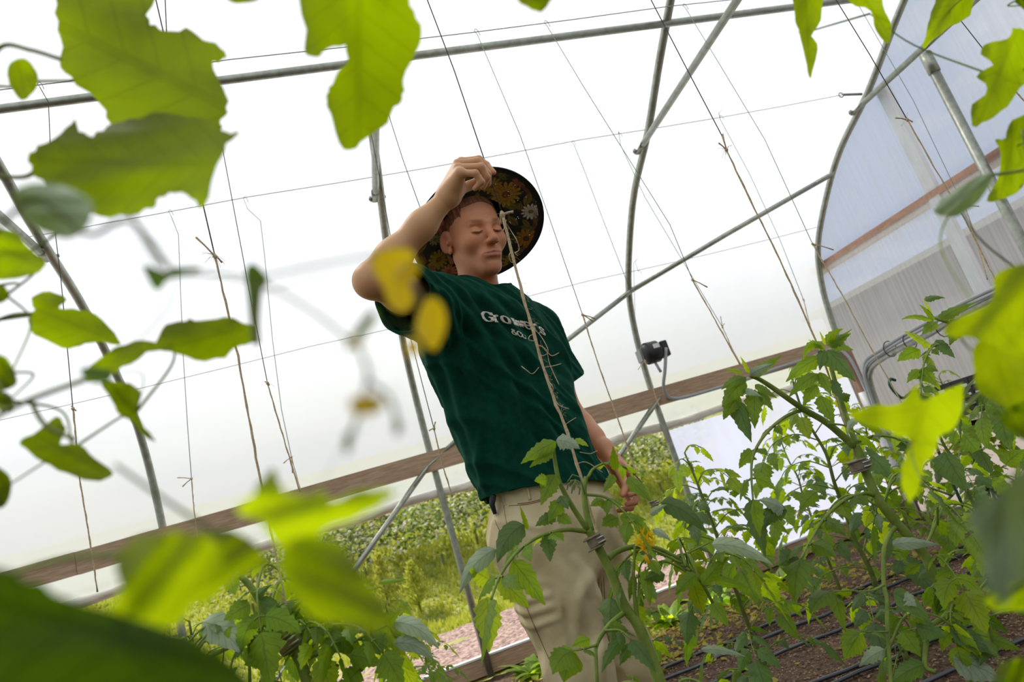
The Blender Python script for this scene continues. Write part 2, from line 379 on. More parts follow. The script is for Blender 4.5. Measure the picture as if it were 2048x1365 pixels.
def relax(V, F, it=2, lam=.5):
    for _ in range(it):
        acc = np.zeros_like(V); n = np.zeros(len(V))
        for a, b in ((0, 1), (1, 2), (2, 3), (3, 0)):
            np.add.at(acc, F[:, a], V[F[:, b]]); np.add.at(acc, F[:, b], V[F[:, a]]); np.add.at(n, F[:, a], 1); np.add.at(n, F[:, b], 1)
        V = V + lam*(acc/np.maximum(n, 1)[:, None]-V)
    return V
def npmesh(name, V, F, m, parent, L, smooth=True, colors=None):
    me = bpy.data.meshes.new(name); me.vertices.add(len(V)); me.vertices.foreach_set('co', (V-np.array(L)).astype(np.float32).ravel())
    me.loops.add(F.size); me.loops.foreach_set('vertex_index', F.astype(np.int32).ravel()); me.polygons.add(len(F))
    me.polygons.foreach_set('loop_start', np.arange(0, F.size, 4, dtype=np.int32)); me.polygons.foreach_set('loop_total', np.full(len(F), 4, np.int32))
    me.update(calc_edges=True); me.polygons.foreach_set('use_smooth', [smooth]*len(F)); me.materials.append(m)
    if colors is not None:
        ca = me.color_attributes.new('tone', 'FLOAT_COLOR', 'POINT'); ca.data.foreach_set('color', np.concatenate([colors, np.ones((len(V), 1))], 1).astype(np.float32).ravel())
    ob = bpy.data.objects.new(name, me); COL.objects.link(ob); ob.parent = parent; return ob
def vnormals(V, F):
    n = np.cross(V[F[:, 2]]-V[F[:, 0]], V[F[:, 3]]-V[F[:, 1]]); N = np.zeros_like(V)
    for k in range(4): np.add.at(N, F[:, k], n)
    return N/(np.linalg.norm(N, axis=1)[:, None]+1e-12)
def drop(V, F, keep):
    F = F[keep[F].all(1)]; u, inv = np.unique(F, return_inverse=True); return V[u], inv.reshape(F.shape)
def npP(x, y, Y): return np.array(P(x, y, Y))
def pix(V):
    d = V-np.array([0, 0, HC]); z = d@FW; return 1024+FPX*(d@RT)/z, 682.5-FPX*(d@UP)/z
def attr_mat(name, rough=.55, sss=0, bump=0, bscale=300, spec=.4, hole=False):
    m = bpy.data.materials.new(name); m.use_nodes = True; nt = m.node_tree; b = nt.nodes['Principled BSDF']; N = nt.nodes.new; L = nt.links.new
    a = N('ShaderNodeVertexColor'); a.layer_name = 'tone'; L(a.outputs['Color'], b.inputs['Base Color'])
    b.inputs['Roughness'].default_value = rough; b.inputs['Specular IOR Level'].default_value = spec
    if sss:
        b.inputs['Subsurface Weight'].default_value = sss; b.inputs['Subsurface Radius'].default_value = (1, .35, .2); b.inputs['Subsurface Scale'].default_value = .006
    if bump:
        tc = N('ShaderNodeTexCoord'); n = N('ShaderNodeTexNoise'); n.inputs['Scale'].default_value = bscale; bp = N('ShaderNodeBump'); bp.inputs['Strength'].default_value = bump; bp.inputs['Distance'].default_value = .001
        L(tc.outputs['Object'], n.inputs['Vector']); L(n.outputs['Fac'], bp.inputs['Height']); L(bp.outputs[0], b.inputs['Normal'])
    if hole:
        tc = N('ShaderNodeTexCoord'); v = N('ShaderNodeTexVoronoi'); v.inputs['Scale'].default_value = 260; cr = N('ShaderNodeMath'); cr.operation = 'LESS_THAN'; cr.inputs[1].default_value = .22
        n = N('ShaderNodeTexNoise'); n.inputs['Scale'].default_value = 14; g = N('ShaderNodeMath'); g.operation = 'GREATER_THAN'; g.inputs[1].default_value = .55; mu = N('ShaderNodeMath'); mu.operation = 'MULTIPLY'
        tr = N('ShaderNodeBsdfTransparent'); mx = N('ShaderNodeMixShader'); o = nt.nodes['Material Output']
        L(tc.outputs['Object'], v.inputs['Vector']); L(tc.outputs['Object'], n.inputs['Vector']); L(v.outputs['Distance'], cr.inputs[0]); L(n.outputs['Fac'], g.inputs[0])
        L(cr.outputs[0], mu.inputs[0]); L(g.outputs[0], mu.inputs[1]); L(mu.outputs[0], mx.inputs[0]); L(b.outputs[0], mx.inputs[1]); L(tr.outputs[0], mx.inputs[2]); L(mx.outputs[0], o.inputs['Surface'])
    return m
M_SKIN = attr_mat('skin', .5, .25, .25, 420, .45)
M_SHIRT = mat('dark_green_cotton', (.0008, .040, .022), .85, col2=(.0012, .052, .030), nscale=60, bump=.35, bscale=900, spec=.12)
_b = M_SHIRT.node_tree.nodes['Principled BSDF']; _b.inputs['Sheen Weight'].default_value = .22; _b.inputs['Sheen Roughness'].default_value = .35; _b.inputs['Sheen Tint'].default_value = (.10, .75, .50, 1)
M_PANTS = mat('tan_canvas', (.60, .49, .28), .85, col2=(.70, .59, .37), nscale=14, bump=.4, bscale=700, spec=.2)
M_SEAM = mat('brown_seam_thread', (.30, .18, .08), .9)
M_PRINT = mat('cream_print', (.72, .66, .56), .8)
M_HAIR = mat('auburn_hair', (.12, .035, .010), .6, col2=(.26, .09, .03), nscale=90, stretch=(1, 1, .2), bump=.6, bscale=260)
M_BOOT = mat('brown_work_boot', (.10, .055, .03), .6)

PSI = math.radians(30)
bL = np.array([math.cos(PSI), math.sin(PSI), 0]); bF = np.array([math.sin(PSI), -math.cos(PSI), 0]); bU = np.array([0, 0, 1.0])
SR = npP(872, 612, 1.74); ER = npP(743, 562, 1.53); WR = npP(898, 391, 1.44)
SL = npP(1070, 668, 1.93); EL = npP(1146, 840, 1.99); WL = npP(1206, 897, 1.90)
NB = npP(960, 590, 1.85); HE = npP(948, 478, 1.80)
C1 = npP(978, 690, 1.86); C2 = npP(1037, 850, 1.88); C3 = npP(1094, 975, 1.88)
MAN = empty('person', (.56, 1.86, 0))
tag(MAN, 'person in a dark green tee and floral sun hat reaching up to hold a string', 'person')
ML = np.array(MAN.location)
def stretchM(axis_dir, s):
    a = np.array(axis_dir, float); return np.eye(3)+(1/s-1)*np.outer(a, a)
# ---- head, in its own frame: x to his left, y forward, z up
hy = math.radians(15); hp = math.radians(12)
f0 = np.array([math.sin(hy), -math.cos(hy), 0]); hX = np.array([math.cos(hy), math.sin(hy), 0])
hY = f0*math.cos(hp)-bU*math.sin(hp); hZ = -np.cross(hX, hY)
HR = np.stack([hX, hY, hZ], 1)
HS = 1.05
def h2w(p): return np.array(p)@HR.T*HS+HE
F_ = Field((-.115, -.125, -.22), (.115, .145, .15), .0021)
F_.ell((0, -.012, .045), (.074, .094, .088), .01)
F_.ell((0, .022, -.004), (.064, .067, .076), .03)
F_.ell((0, .033, -.064), (.040, .050, .046), .025)
F_.ell((0, .069, -.099), (.019, .018, .016), .025)
for s in (-1, 1):
    F_.ell((s*.042, .052, -.022), (.022, .026, .02), .03)
    F_.cap((s*.010, .086, .022), (s*.040, .075, .024), .009, .008, .014)
    F_.cap((s*.054, -.008, -.046), (s*.014, .060, -.093), .010, .012, .025)
F_.cap((0, -.02, -.06), (0, -.03, -.21), .053, .056, .035)
for s in (-1, 1): F_.ell((s*.031, .092, .004), (.017, .013, .011), .012, -1)
F_.cap((0, .086, .012), (0, .107, -.026), .0075, .0105, .012)
F_.ell((0, .110, -.030), (.0105, .010, .009), .010)
for s in (-1, 1):
    F_.ell((s*.0125, .099, -.033), (.0075, .010, .0075), .008)
    F_.ell((s*.031, .0745, .002), (.0150, .0135, .0115), .003)
    F_.cap((s*.018, .0865, .0025), (s*.031, .0895, -.0035), .0020, .0022, .004)
    F_.cap((s*.031, .0895, -.0035), (s*.045, .0815, .0005), .0022, .0018, .004)
    F_.ell((s*.0065, .108, -.040), (.0035, .005, .003), .003, -1)
    F_.cap((s*.020, .094, -.038), (s*.031, .082, -.060), .0016, .0012, .01, -1)
F_.ell((0, .077, -.064), (.028, .0150, .018), .02)
F_.cap((-.026, .0845, -.0620), (0, .0950, -.0575), .0024, .0038, .006); F_.cap((.026, .0845, -.0620), (0, .0950, -.0575), .0024, .0038, .006)
F_.cap((-.019, .0865, -.0675), (.019, .0865, -.0675), .0040, .0040, .008); F_.ell((0, .093, -.0685), (.011, .0055, .005), .006)
for s in (-1, 1): F_.cap((s*.027, .0880, -.0630), (0, .0990, -.0622), .0011, .0014, .002, -1)
F_.cap((-.014, .0905, -.080), (.014, .0905, -.080), .002, .002, .012, -1)
for s in (-1, 1):
    Re = Euler((math.radians(-14), math.radians(s*8), math.radians(s*30))).to_matrix(); Re = np.array(Re)
    F_.ell((s*.080, -.015, .000), (.0070, .020, .031), .006, 1, Re)
    F_.ell((s*.0875, -.0105, .004), (.006, .0120, .021), .004, -1, Re)
    F_.ell((s*.081, -.002, -.006), (.006, .005, .008), .004, 1, Re)
    F_.ell((s*.077, -.004, -.027), (.006, .009, .010), .006)
V, Fq = F_.mesh(); V = relax(V, Fq, 1, .35)
x, y, z = V.T; skin = np.array([.66, .285, .140]); col = np.tile(skin, (len(V), 1))
def blend(mask, c):
    global col; col = col*(1-mask[:, None])+np.array(c)*mask[:, None]
g = lambda cx, cy, cz, r: np.exp(-(((np.abs(x) if cx >= 0 else x)-cx)**2+(y-cy)**2+(z-cz)**2)/(r*r))
blend(.5*g(.043, .06, -.032, .022), (.55, .17, .12)); blend(.45*g(0, .11, -.03, .016), (.56, .18, .12)); blend(.5*np.exp(-((np.abs(x)-.082)/.012)**2)*(z < .04)*(y < .03), (.55, .17, .11))
lips = np.exp(-(((x)/.026)**4+((z+.0635)/.0070)**4))*(y > .083); blend(.7*lips, (.56, .20, .14))
brow = np.exp(-(((np.abs(x)-.030)/.0165)**4+((z-.0235-.10*np.abs(x))/.0050)**4))*(y > .06); blend(.8*brow, (.20, .075, .02))
lash = np.exp(-(((np.abs(x)-.031)/.0145)**4+((z+.0045-.18*np.maximum(np.abs(x)-.031, 0))/.0020)**4))*(y > .075); blend(.85*lash, (.08, .035, .02))
mouth = np.exp(-(((x)/.027)**4+((z+.0625)/.0012)**2))*(y > .083); blend(.75*mouth, (.20, .06, .045))
blend(.15*np.exp(-(((x)/.05)**4+((z+.088)/.03)**4))*(y > .03), (.46, .215, .13))
blend(.5*np.clip((z-.055)/.02, 0, 1)*(y > 0), (.30, .15, .09))
bodyV = [V@HR.T*HS+HE]; bodyF = [Fq[:, ::-1]]; bodyC = [col]
# ---- raised arm and hand
def arm_field(S, E_, W, r, fingers, palm, extra, h=.0025):
    pts = np.array([S, E_, W]+[p for f in fingers for p in f[0]]+[p[0] for p in palm]); A = Field(pts.min(0)-.09, pts.max(0)+.09, h)
    A.cap(S, S+(E_-S)*.55, r[0], r[1], .03); A.cap(S+(E_-S)*.55, E_, r[1], r[2], .03)
    q = E_+(W-E_)*.28; A.cap(E_, q, r[2], r[3], .03); m = E_+(W-E_)*.65; A.cap(q, m, r[3], r[4], .03); A.cap(m, W, r[4], r[5], .03)
    for a, b, ra, rb in palm: 
        if not isinstance(b, np.ndarray): continue
        A.cap(a, b, ra, rb, .016)
    for ch, rs in fingers:
        for (p, q), (ra, rb) in zip(zip(ch[:-1], ch[1:]), zip(rs[:-1], rs[1:])): A.cap(p, q, ra, rb, .0045)
    for e in extra: A.cap(*e)
    return A
pk = [npP(920, 347, 1.385), npP(916, 336, 1.40), npP(915, 328, 1.418), npP(922, 324, 1.440)]
fing = [([pk[0], npP(951, 347, 1.372), npP(963, 364, 1.380), npP(950, 377, 1.392)], [.0095, .0085, .0078, .0068]),
        ([pk[1], npP(962, 334, 1.386), npP(974, 355, 1.396), npP(966, 375, 1.412)], [.0098, .0090, .0083, .0072]),
        ([pk[2], npP(955, 323, 1.408), npP(976, 348, 1.412), npP(977, 368, 1.425)], [.0100, .0092, .0084, .0072]),
        ([pk[3], npP(958, 319, 1.438), npP(973, 330, 1.436), npP(987, 345, 1.424)], [.0100, .0092, .0082, .0070])]
thumb = ([npP(915, 382, 1.455), npP(938, 372, 1.468), npP(958, 361, 1.462), npP(975, 350, 1.444)], [.0140, .0118, .0100, .0080])
palm = [(WR, k, .0215, .0115) for k in pk]+[(WR+(pk[0]-WR)*.3, pk[0], .015, .0105), ((pk[0]+WR)/2, (pk[3]+WR)/2, .014, .014), (WR, thumb[0][0], .020, .0155), (thumb[0][0], (pk[3]+thumb[0][0])/2, .013, .011)]
A = arm_field(SR, ER, WR, (.050, .047, .038, .0375, .030, .0225), fing+[thumb], palm, [])
V, Fq = A.mesh(); V = relax(V, Fq, 2, .4); bodyV.append(V); bodyF.append(Fq)
c = np.tile(np.array([.66, .37, .18]), (len(V), 1))
kn = np.zeros(len(V))
for ch, rs in fing+[thumb]:
    for p in ch[:-1]: kn = np.maximum(kn, np.exp(-((V-p)**2).sum(1)/.011**2))
    kn = np.maximum(kn, .9*np.exp(-((V-ch[-1])**2).sum(1)/.013**2))
el = np.exp(-((V-ER)**2).sum(1)/.05**2); mk = np.clip(.55*kn+.3*el, 0, .7)[:, None]; c = c*(1-mk)+np.array([.58, .20, .13])*mk; bodyC.append(c)
# ---- lowered arm and hand
kb = [npP(1262, 948, 1.86), npP(1258, 958, 1.885), npP(1252, 965, 1.91), npP(1244, 970, 1.93)]
fl = [([kb[0], npP(1277, 965, 1.83), npP(1272, 985, 1.81), npP(1258, 990, 1.80)], [.0100, .0090, .0083, .0074]),
      ([kb[1], npP(1275, 985, 1.855), npP(1270, 1005, 1.84), npP(1254, 1009, 1.83)], [.0100, .0092, .0083, .0074]),
      ([kb[2], npP(1270, 998, 1.885), npP(1262, 1017, 1.87), npP(1246, 1019, 1.86)], [.0098, .0090, .0082, .0072]),
      ([kb[3], npP(1258, 1003, 1.915), npP(1250, 1020, 1.905), npP(1237, 1022, 1.895)], [.0092, .0082, .0075, .0066])]
tl = ([npP(1232, 930, 1.85), npP(1243, 952, 1.82), npP(1252, 972, 1.80), npP(1246, 990, 1.79)], [.0145, .0120, .0105, .0085])
pl = [(WL, k, .0215, .0115) for k in kb]+[(WL, tl[0][0], .019, .0150), (tl[0][0], kb[0], .0125, .011), (tl[0][0], kb[1], .0125, .011)]
A = arm_field(SL, EL, WL, (.050, .045, .037, .0375, .031, .0235), fl+[tl], pl, [])
V, Fq = A.mesh(); V = relax(V, Fq, 2, .4); bodyV.append(V); bodyF.append(Fq)
c = np.tile(np.array([.64, .30, .155]), (len(V), 1)); kn = np.zeros(len(V))
for ch, rs in fl+[tl]:
    for p in ch: kn = np.maximum(kn, np.exp(-((V-p)**2).sum(1)/.012**2))
mk = .6*kn[:, None]; c = c*(1-mk)+np.array([.55, .18, .13])*mk; bodyC.append(c)
# ---- trunk under the clothes, joining neck, arms and legs
hipR = npP(1075, 1075, 1.85); hipL = npP(1165, 1085, 1.96); kneeR = npP(1158, 1335, 1.80); kneeL = npP(1250, 1330, 1.93)
ankR = np.array([kneeR[0]+.01, kneeR[1]+.05, .10]); ankL = np.array([kneeL[0]+.02, kneeL[1]+.05, .10])
T = Field(np.array([.05, 1.5, 0.0]), np.array([1.0, 2.25, 1.68]), .009); MT = stretchM(bF, .62)
T.cap(h2w((0, -.03, -.15)), NB-[0, 0, .06], .052, .058, .04)
T.cap(SR, NB-[0, 0, .05], .045, .05, .05); T.cap(SL, NB-[0, 0, .05], .045, .05, .05)
T.cap(C1, C2, .135, .125, .06, 1, MT); T.cap(C2, C3, .125, .135, .06, 1, MT); T.cap(NB-[0, 0, .10], C1, .09, .13, .06, 1, MT)
for h_, k_, a_ in ((hipR, kneeR, ankR), (hipL, kneeL, ankL)):
    T.cap(h_, k_, .072, .05, .04); T.cap(k_, a_, .05, .033, .03); T.cap(a_, a_+bF*.13-[0, 0, .045], .035, .028, .03)
V, Fq = T.mesh(); V = relax(V, Fq, 1, .4); bodyV.append(V); bodyF.append(Fq); bodyC.append(np.tile(skin, (len(V), 1)))
off = 0; FF = []
for v_, f_ in zip(bodyV, bodyF): FF.append(f_+off); off += len(v_)
body = npmesh('body', np.concatenate(bodyV), np.concatenate(FF), M_SKIN, MAN, ML, True, np.concatenate(bodyC))
# ---- hair
F_ = Field((-.10, -.13, -.08), (.10, .11, .16), .0028)
F_.ell((0, -.014, .047), (.0775, .0970, .0920), .01)
F_.ell((0, -.05, -.01), (.066, .06, .075), .03)
V, Fq = F_.mesh(); x, y, z = V.T
hl = .060+.10*np.clip(.06-y, 0, .2)*-1
keep = (z > np.where(y > .055, .084-.22*(np.abs(x)), np.where(y > .012, .035-(.055-y)*1.3, np.where(y > -.035, .022, -.055))))
V, Fq = drop(V, Fq, keep); N = vnormals(V, Fq)
V = V+N*(np.array([mnoise.noise(Vector((p[0]*240, p[1]*90, p[2]*90))) for p in V])*.0022)[:, None]
hair = npmesh('hair', V@HR.T*HS+HE, Fq[:, ::-1], M_HAIR, MAN, ML); hair['label'] = 'short auburn hair under the hat'

# ---- t-shirt
S_ = Field(np.array([-.02, 1.42, .86]), np.array([1.02, 2.3, 1.70]), .0055); MS = stretchM(bF, .72)
S_.cap(NB-[0, 0, .015], NB-[0, 0, .06], .068, .10, .03, 1, MS)
S_.cap(NB-[0, 0, .09], C1, .115, .190, .05, 1, MS); S_.cap(C1, C2, .190, .186, .05, 1, MS); S_.cap(C2, C3-[0, 0, .03], .186, .190, .05, 1, MS)
S_.cap(SR, NB-[0, 0, .055], .060, .062, .05); S_.cap(SL, NB-[0, 0, .06], .060, .062, .05)
slR = SR+(ER-SR)*.70; slL = SL+(EL-SL)*.62
S_.cap(SR, SR+(ER-SR)*.95-[0, 0, .006], .068, .074, .05); S_.cap(SR-[0, 0, .06]+bL*.03, slR-[0, 0, .05], .06, .045, .05)
S_.cap(SL, SL+(EL-SL)*.80, .064, .076, .05); S_.cap(SL-[0, 0, .05]-bL*.02, slL-bL*.01, .06, .05, .04)
V, Fq = S_.mesh(); V = relax(V, Fq, 3, .5)
keep = np.ones(len(V), bool)
neckn = np.array([.10, -.30, 1.0]); neckn /= np.linalg.norm(neckn)
dn = (V-(NB+[0, 0, -.005]))@neckn; keep &= (dn < 0) | (np.hypot(V[:, 0]-NB[0], V[:, 1]-NB[1]) > .088)
sec = lambda a, b, t, V=V: ((V-(a+(b-a)*t))@((b-a)/np.linalg.norm(b-a)))
near = lambda a, r: np.linalg.norm(V-a, axis=1) < r
keep &= ~((sec(SR, ER, .60) > 0) & (np.linalg.norm(V-ER, axis=1) < .26) & (V[:, 0] < SR[0]+.02))
keep &= ~((sec(SL, EL, .60) > 0) & near(EL, .21) & ((V-SL)@bL > -.035))
hem = V[:, 2]-(.965+.035*((V-C3)@bL)/.18*-1); keep &= hem > 0
V, Fq = drop(V, Fq, keep); N = vnormals(V, Fq)
u_ = (V-C2)@bL; w_ = (V-C2)@bF; zz = V[:, 2]-C2[2]
def ridge(t, w): return np.exp(-(t/w)**2)
px_, py_ = pix(V); fold = np.zeros(len(V))
# folds hang from the raised shoulder and run down across the chest to the far hip
def foldline(pts, w, amp):
    global fold
    pts = np.array(pts, float); best = np.full(len(V), 1e9); tt = np.zeros(len(V)); n = len(pts)-1
    for i in range(n):
        a, b = pts[i], pts[i+1]; ab = b-a; t = np.clip(((px_-a[0])*ab[0]+(py_-a[1])*ab[1])/(ab@ab), 0, 1); d = np.hypot(px_-a[0]-t*ab[0], py_-a[1]-t*ab[1]); m = d < best; best = np.where(m, d, best); tt = np.where(m, (i+t)/n, tt)
    fold += amp*np.exp(-(best/w)**2)*np.sin(np.pi*np.clip(tt*.92+.04, 0, 1))**.6*(N@-FW > -.1)
for pts, w, amp in (([(880, 585), (940, 640), (1010, 760), (1040, 880)], 11, .009), ([(900, 580), (985, 620), (1060, 720), (1120, 860)], 10, .0075), ([(860, 600), (895, 700), (935, 830), (975, 960)], 11, .009),
                    ([(930, 575), (1020, 615), (1100, 700), (1150, 800)], 8, .006), ([(845, 640), (870, 720), (915, 850), (960, 960)], 8, .006), ([(950, 590), (1000, 680), (1075, 820), (1130, 950)], 10, .006),
                    ([(875, 590), (920, 690), (985, 840), (1030, 970)], 12, .008), ([(1090, 660), (1115, 720), (1135, 780)], 6, .004), ([(820, 565), (870, 590), (930, 650)], 7, .005), ([(830, 585), (865, 620), (890, 680)], 7, .005),
                    ([(1060, 640), (1110, 720), (1150, 850), (1180, 960)], 8, .006), ([(960, 860), (965, 920), (980, 985)], 6, .005), ([(1040, 800), (1090, 900), (1110, 980)], 12, -.006), ([(905, 620), (960, 760), (1000, 900)], 9, -.006)):
    foldline(pts, w, amp)
nzv = np.array([mnoise.noise(Vector((p[0]*9+p[2]*4, p[1]*9, p[2]*3.2))) for p in V]); nz2 = np.array([mnoise.noise(Vector((p[0]*26+p[2]*9, p[1]*26, p[2]*7))) for p in V])
dF = (C3+bL*.16)-(SR-bF*0); dF /= np.linalg.norm(dF); dG = np.cross(dF, bF); dG /= np.linalg.norm(dG)
fa, fb = (V-C2)@dF, (V-C2)@dG
rd = np.array([mnoise.noise(Vector((b_*17, a_*2.2, 3.1)))*.5+mnoise.noise(Vector((b_*38, a_*4.5, 7.7)))*.3 for a_, b_ in zip(fa, fb)])
rd = np.clip(1-3.2*np.abs(rd), 0, 1)**1.5
V = V+N*(2.2*fold+.013*rd+.007*nzv+.002*nz2)[:, None]
shirt = npmesh('t_shirt', V, Fq, M_SHIRT, MAN, ML)
so = shirt.modifiers.new('cloth', 'SOLIDIFY'); so.thickness = .0022; so.offset = 1; ss = shirt.modifiers.new('fine', 'SUBSURF'); ss.levels = 1; ss.render_levels = 1
shirtV, shirtF = V, Fq
bvh_shirt = BVHTree.FromPolygons([tuple(p) for p in V], [tuple(q) for q in Fq.tolist()])
# hem and neck rib follow the open edges of the shirt
def edge_loops(V, Fq):
    E_ = np.sort(np.concatenate([Fq[:, [0, 1]], Fq[:, [1, 2]], Fq[:, [2, 3]], Fq[:, [3, 0]]]), 1); u, c = np.unique(E_, axis=0, return_counts=True); bd = u[c == 1]
    adj = {}
    for a, b in bd.tolist(): adj.setdefault(a, []).append(b); adj.setdefault(b, []).append(a)
    seen = set(); loops = []
    for s in adj:
        if s in seen: continue
        lp = [s]; seen.add(s); cur = s
        while True:
            nx_ = [q for q in adj[cur] if q not in seen]
            if not nx_: break
            cur = nx_[0]; seen.add(cur); lp.append(cur)
        if len(lp) > 30: loops.append(V[lp])
    return loops
lps = edge_loops(V, Fq)
for lp in lps:
    q = lp.copy()
    for _ in range(6): q = (np.roll(q, 1, 0)+q+np.roll(q, -1, 0))/3
    cz = q[:, 2].mean(); mb = MB(); rr = .005 if cz > 1.5 and abs(q[:, 0].mean()-NB[0]) < .08 else .003
    mb.tube([Vector(p) for p in q[::2]]+[Vector(q[0])], rr, 6, cap=False); part(mb, 'neck_rib' if rr == .005 else 'hem', M_SHIRT, shirt)

# ---- printed lettering: strokes laid on the chest
def cast(px, py, bvh, lift=.0066):
    d = Vector(ray(px, py)).normalized(); h_, n_, i_, dd = bvh.ray_cast(Vector((0, 0, HC)), d)
    return (h_ - d*lift) if h_ else None
def glyph_polys(s):
    # strokes in a unit box: (x0,y0,x1,y1,...,width); bold with flared ends
    G = {'G': [((.92, .72), (.72, .93), (.42, .96), (.14, .72), (.10, .38), (.30, .08), (.62, .04), (.86, .18), (.88, .44)), ((.60, .44), (1.0, .44)), ((.93, .96), (.93, .66))],
         'r': [((.22, .0), (.22, .70)), ((.02, .03), (.46, .03)), ((.02, .68), (.22, .68)), ((.24, .48), (.40, .66), (.60, .70), (.66, .60))],
         'o': [((.44, .70), (.16, .60), (.08, .35), (.18, .10), (.44, .0), (.70, .10), (.80, .35), (.70, .60), (.44, .70))],
         'w': [((.02, .68), (.30, .68)), ((.14, .68), (.32, .04)), ((.32, .04), (.52, .62)), ((.52, .62), (.72, .04)), ((.72, .04), (.92, .68)), ((.80, .68), (1.06, .68))],
         'e': [((.12, .38), (.76, .38), (.68, .62), (.42, .70), (.16, .60), (.08, .34), (.20, .08), (.48, .0), (.78, .14))],
         's': [((.66, .56), (.46, .70), (.20, .62), (.18, .44), (.56, .30), (.66, .14), (.44, .0), (.14, .08)), ((.68, .70), (.68, .50)), ((.12, .20), (.12, .0))],
         '&': [((.90, .08), (.34, .74), (.36, .94), (.56, .96), (.62, .80), (.16, .38), (.14, .12), (.42, .0), (.68, .14), (.86, .44)), ((.72, .46), (.98, .46))],
         'C': [((.88, .70), (.70, .92), (.40, .94), (.12, .70), (.10, .32), (.34, .04), (.66, .04), (.90, .24)), ((.89, .94), (.89, .62))],
         '.': [((.2, .05), (.26, .08))]}
    return G[s]
MBT = {}
def lettering(word, base, size, adv, slant, name, wd):
    """base: baseline as picture points, followed on the cloth"""
    mb = MB(); bp = [np.array(p, float) for p in base]
    cum = [0]
    for a, b in zip(bp[:-1], bp[1:]): cum.append(cum[-1]+np.linalg.norm(b-a))
    def at(s):
        s = max(0, min(s, cum[-1]-1e-6)); i = max(k for k in range(len(cum)-1) if cum[k] <= s); t = (s-cum[i])/(cum[i+1]-cum[i]); d = (bp[i+1]-bp[i])/np.linalg.norm(bp[i+1]-bp[i]); return bp[i]+(bp[i+1]-bp[i])*t, d
    s0 = 0
    for ch, w in zip(word, adv):
        sc_ = size; wx = w*sc_
        for st in glyph_polys(ch):
            q = spline([(a, b, 0) for a, b in st], 5) if len(st) > 2 else [Vector((*st[0], 0)), Vector(((st[0][0]+st[1][0])/2, (st[0][1]+st[1][1])/2, 0)), Vector((*st[1], 0))]
            L_, R_ = [], []
            for i, p in enumerate(q):
                a = q[max(i-1, 0)]; b = q[min(i+1, len(q)-1)]; t = Vector((b.x-a.x, b.y-a.y)); t = t.normalized() if t.length > 0 else Vector((1, 0)); n_ = Vector((-t.y, t.x))
                hw = wd*(.55+.75*abs(t.y))
                for lst, sg in ((L_, 1), (R_, -1)):
                    gx, gy = p.x+n_.x*hw*sg, p.y+n_.y*hw*sg*.9
                    o_, d_ = at(s0+gx*wx); up_ = np.array(slant); lst.append(cast(*(o_+up_*gy*sc_), bvh_shirt))
            for i in range(len(q)-1):
                f4 = [L_[i], L_[i+1], R_[i+1], R_[i]]
                if all(f4): mb.add(f4, [(0, 1, 2, 3)])
        s0 += wx
    o = part(mb, name, M_PRINT, shirt); so = o.modifiers.new('ink', 'SOLIDIFY'); so.thickness = .0008
    return o
lettering('Growers', [(967, 643), (982, 644), (1012, 646), (1035, 653), (1056, 658), (1075, 663), (1095, 674), (1105, 690)], 21, (1.08, .74, 1.0, 1.25, .82, .70, .75), (-.36, -.93), 'chest_lettering', .118)
lettering('&Co.', [(1024, 668), (1038, 673), (1051, 678), (1068, 684)], 12, (1.1, .85, .75, .4), (-.36, -.93), 'chest_lettering', .11)

# ---- trousers
PT = Field(np.array([.05, 1.45, .08]), np.array([1.05, 2.35, 1.10]), .006); MP = stretchM(bF, .80)
PT.cap(C3+[0, 0, .03], C3-[0, 0, .10], .160, .180, .05, 1, MP)
for h_, k_, a_, r1, r2, r3 in ((hipR, kneeR, ankR, .125, .078, .075), (hipL, kneeL, ankL, .120, .076, .075)):
    PT.cap(h_, h_+(k_-h_)*.5, r1, .094, .035); PT.cap(h_+(k_-h_)*.5, k_, .094, r2, .03); PT.cap(k_, a_+[0, 0, .0], r2, r3, .03)
V, Fq = PT.mesh(); V = relax(V, Fq, 3, .5); keep = (V[:, 2] < C3[2]+.045-.03*((V-C3)@bL)/.18) & (V[:, 2] > .09); V, Fq = drop(V, Fq, keep); N = vnormals(V, Fq)
px_, py_ = pix(V); fold = np.zeros(len(V))
for pts, w, amp in (([(1150, 1120), (1185, 1200), (1195, 1300), (1205, 1365)], 9, .010), ([(1080, 1080), (1130, 1160), (1175, 1260)], 14, .007), ([(1190, 1110), (1150, 1200), (1150, 1330)], 12, .006), ([(1000, 1040), (1030, 1150), (1080, 1290)], 7, .006),
                    ([(1030, 1190), (1060, 1200), (1100, 1190)], 6, .006), ([(1035, 1215), (1065, 1225), (1110, 1212)], 6, .006), ([(1040, 1240), (1075, 1250), (1120, 1235)], 6, .005), ([(1220, 1050), (1240, 1150), (1262, 1300)], 8, .006), ([(1100, 1160), (1130, 1230), (1160, 1340)], 10, -.006)):
    foldline(pts, w, amp)
nzv = np.array([mnoise.noise(Vector((p[0]*8, p[1]*8, p[2]*6))) for p in V]); nz2 = np.array([mnoise.noise(Vector((p[0]*22, p[1]*22, p[2]*16))) for p in V])
rp = np.clip(1-3*np.abs(np.array([mnoise.noise(Vector((p[0]*13+p[2]*5, p[1]*13, p[2]*7-p[0]*4))) for p in V])), 0, 1)**1.5
V = V+N*(1.6*fold+.010*nzv+.004*nz2+.007*rp)[:, None]
pants = npmesh('trousers', V, Fq, M_PANTS, MAN, ML); so = pants.modifiers.new('cloth', 'SOLIDIFY'); so.thickness = .003; so.offset = 1; ss = pants.modifiers.new('fine', 'SUBSURF'); ss.levels = 1; ss.render_levels = 1
bvh_p = BVHTree.FromPolygons([tuple(p) for p in V], [tuple(q) for q in Fq.tolist()])
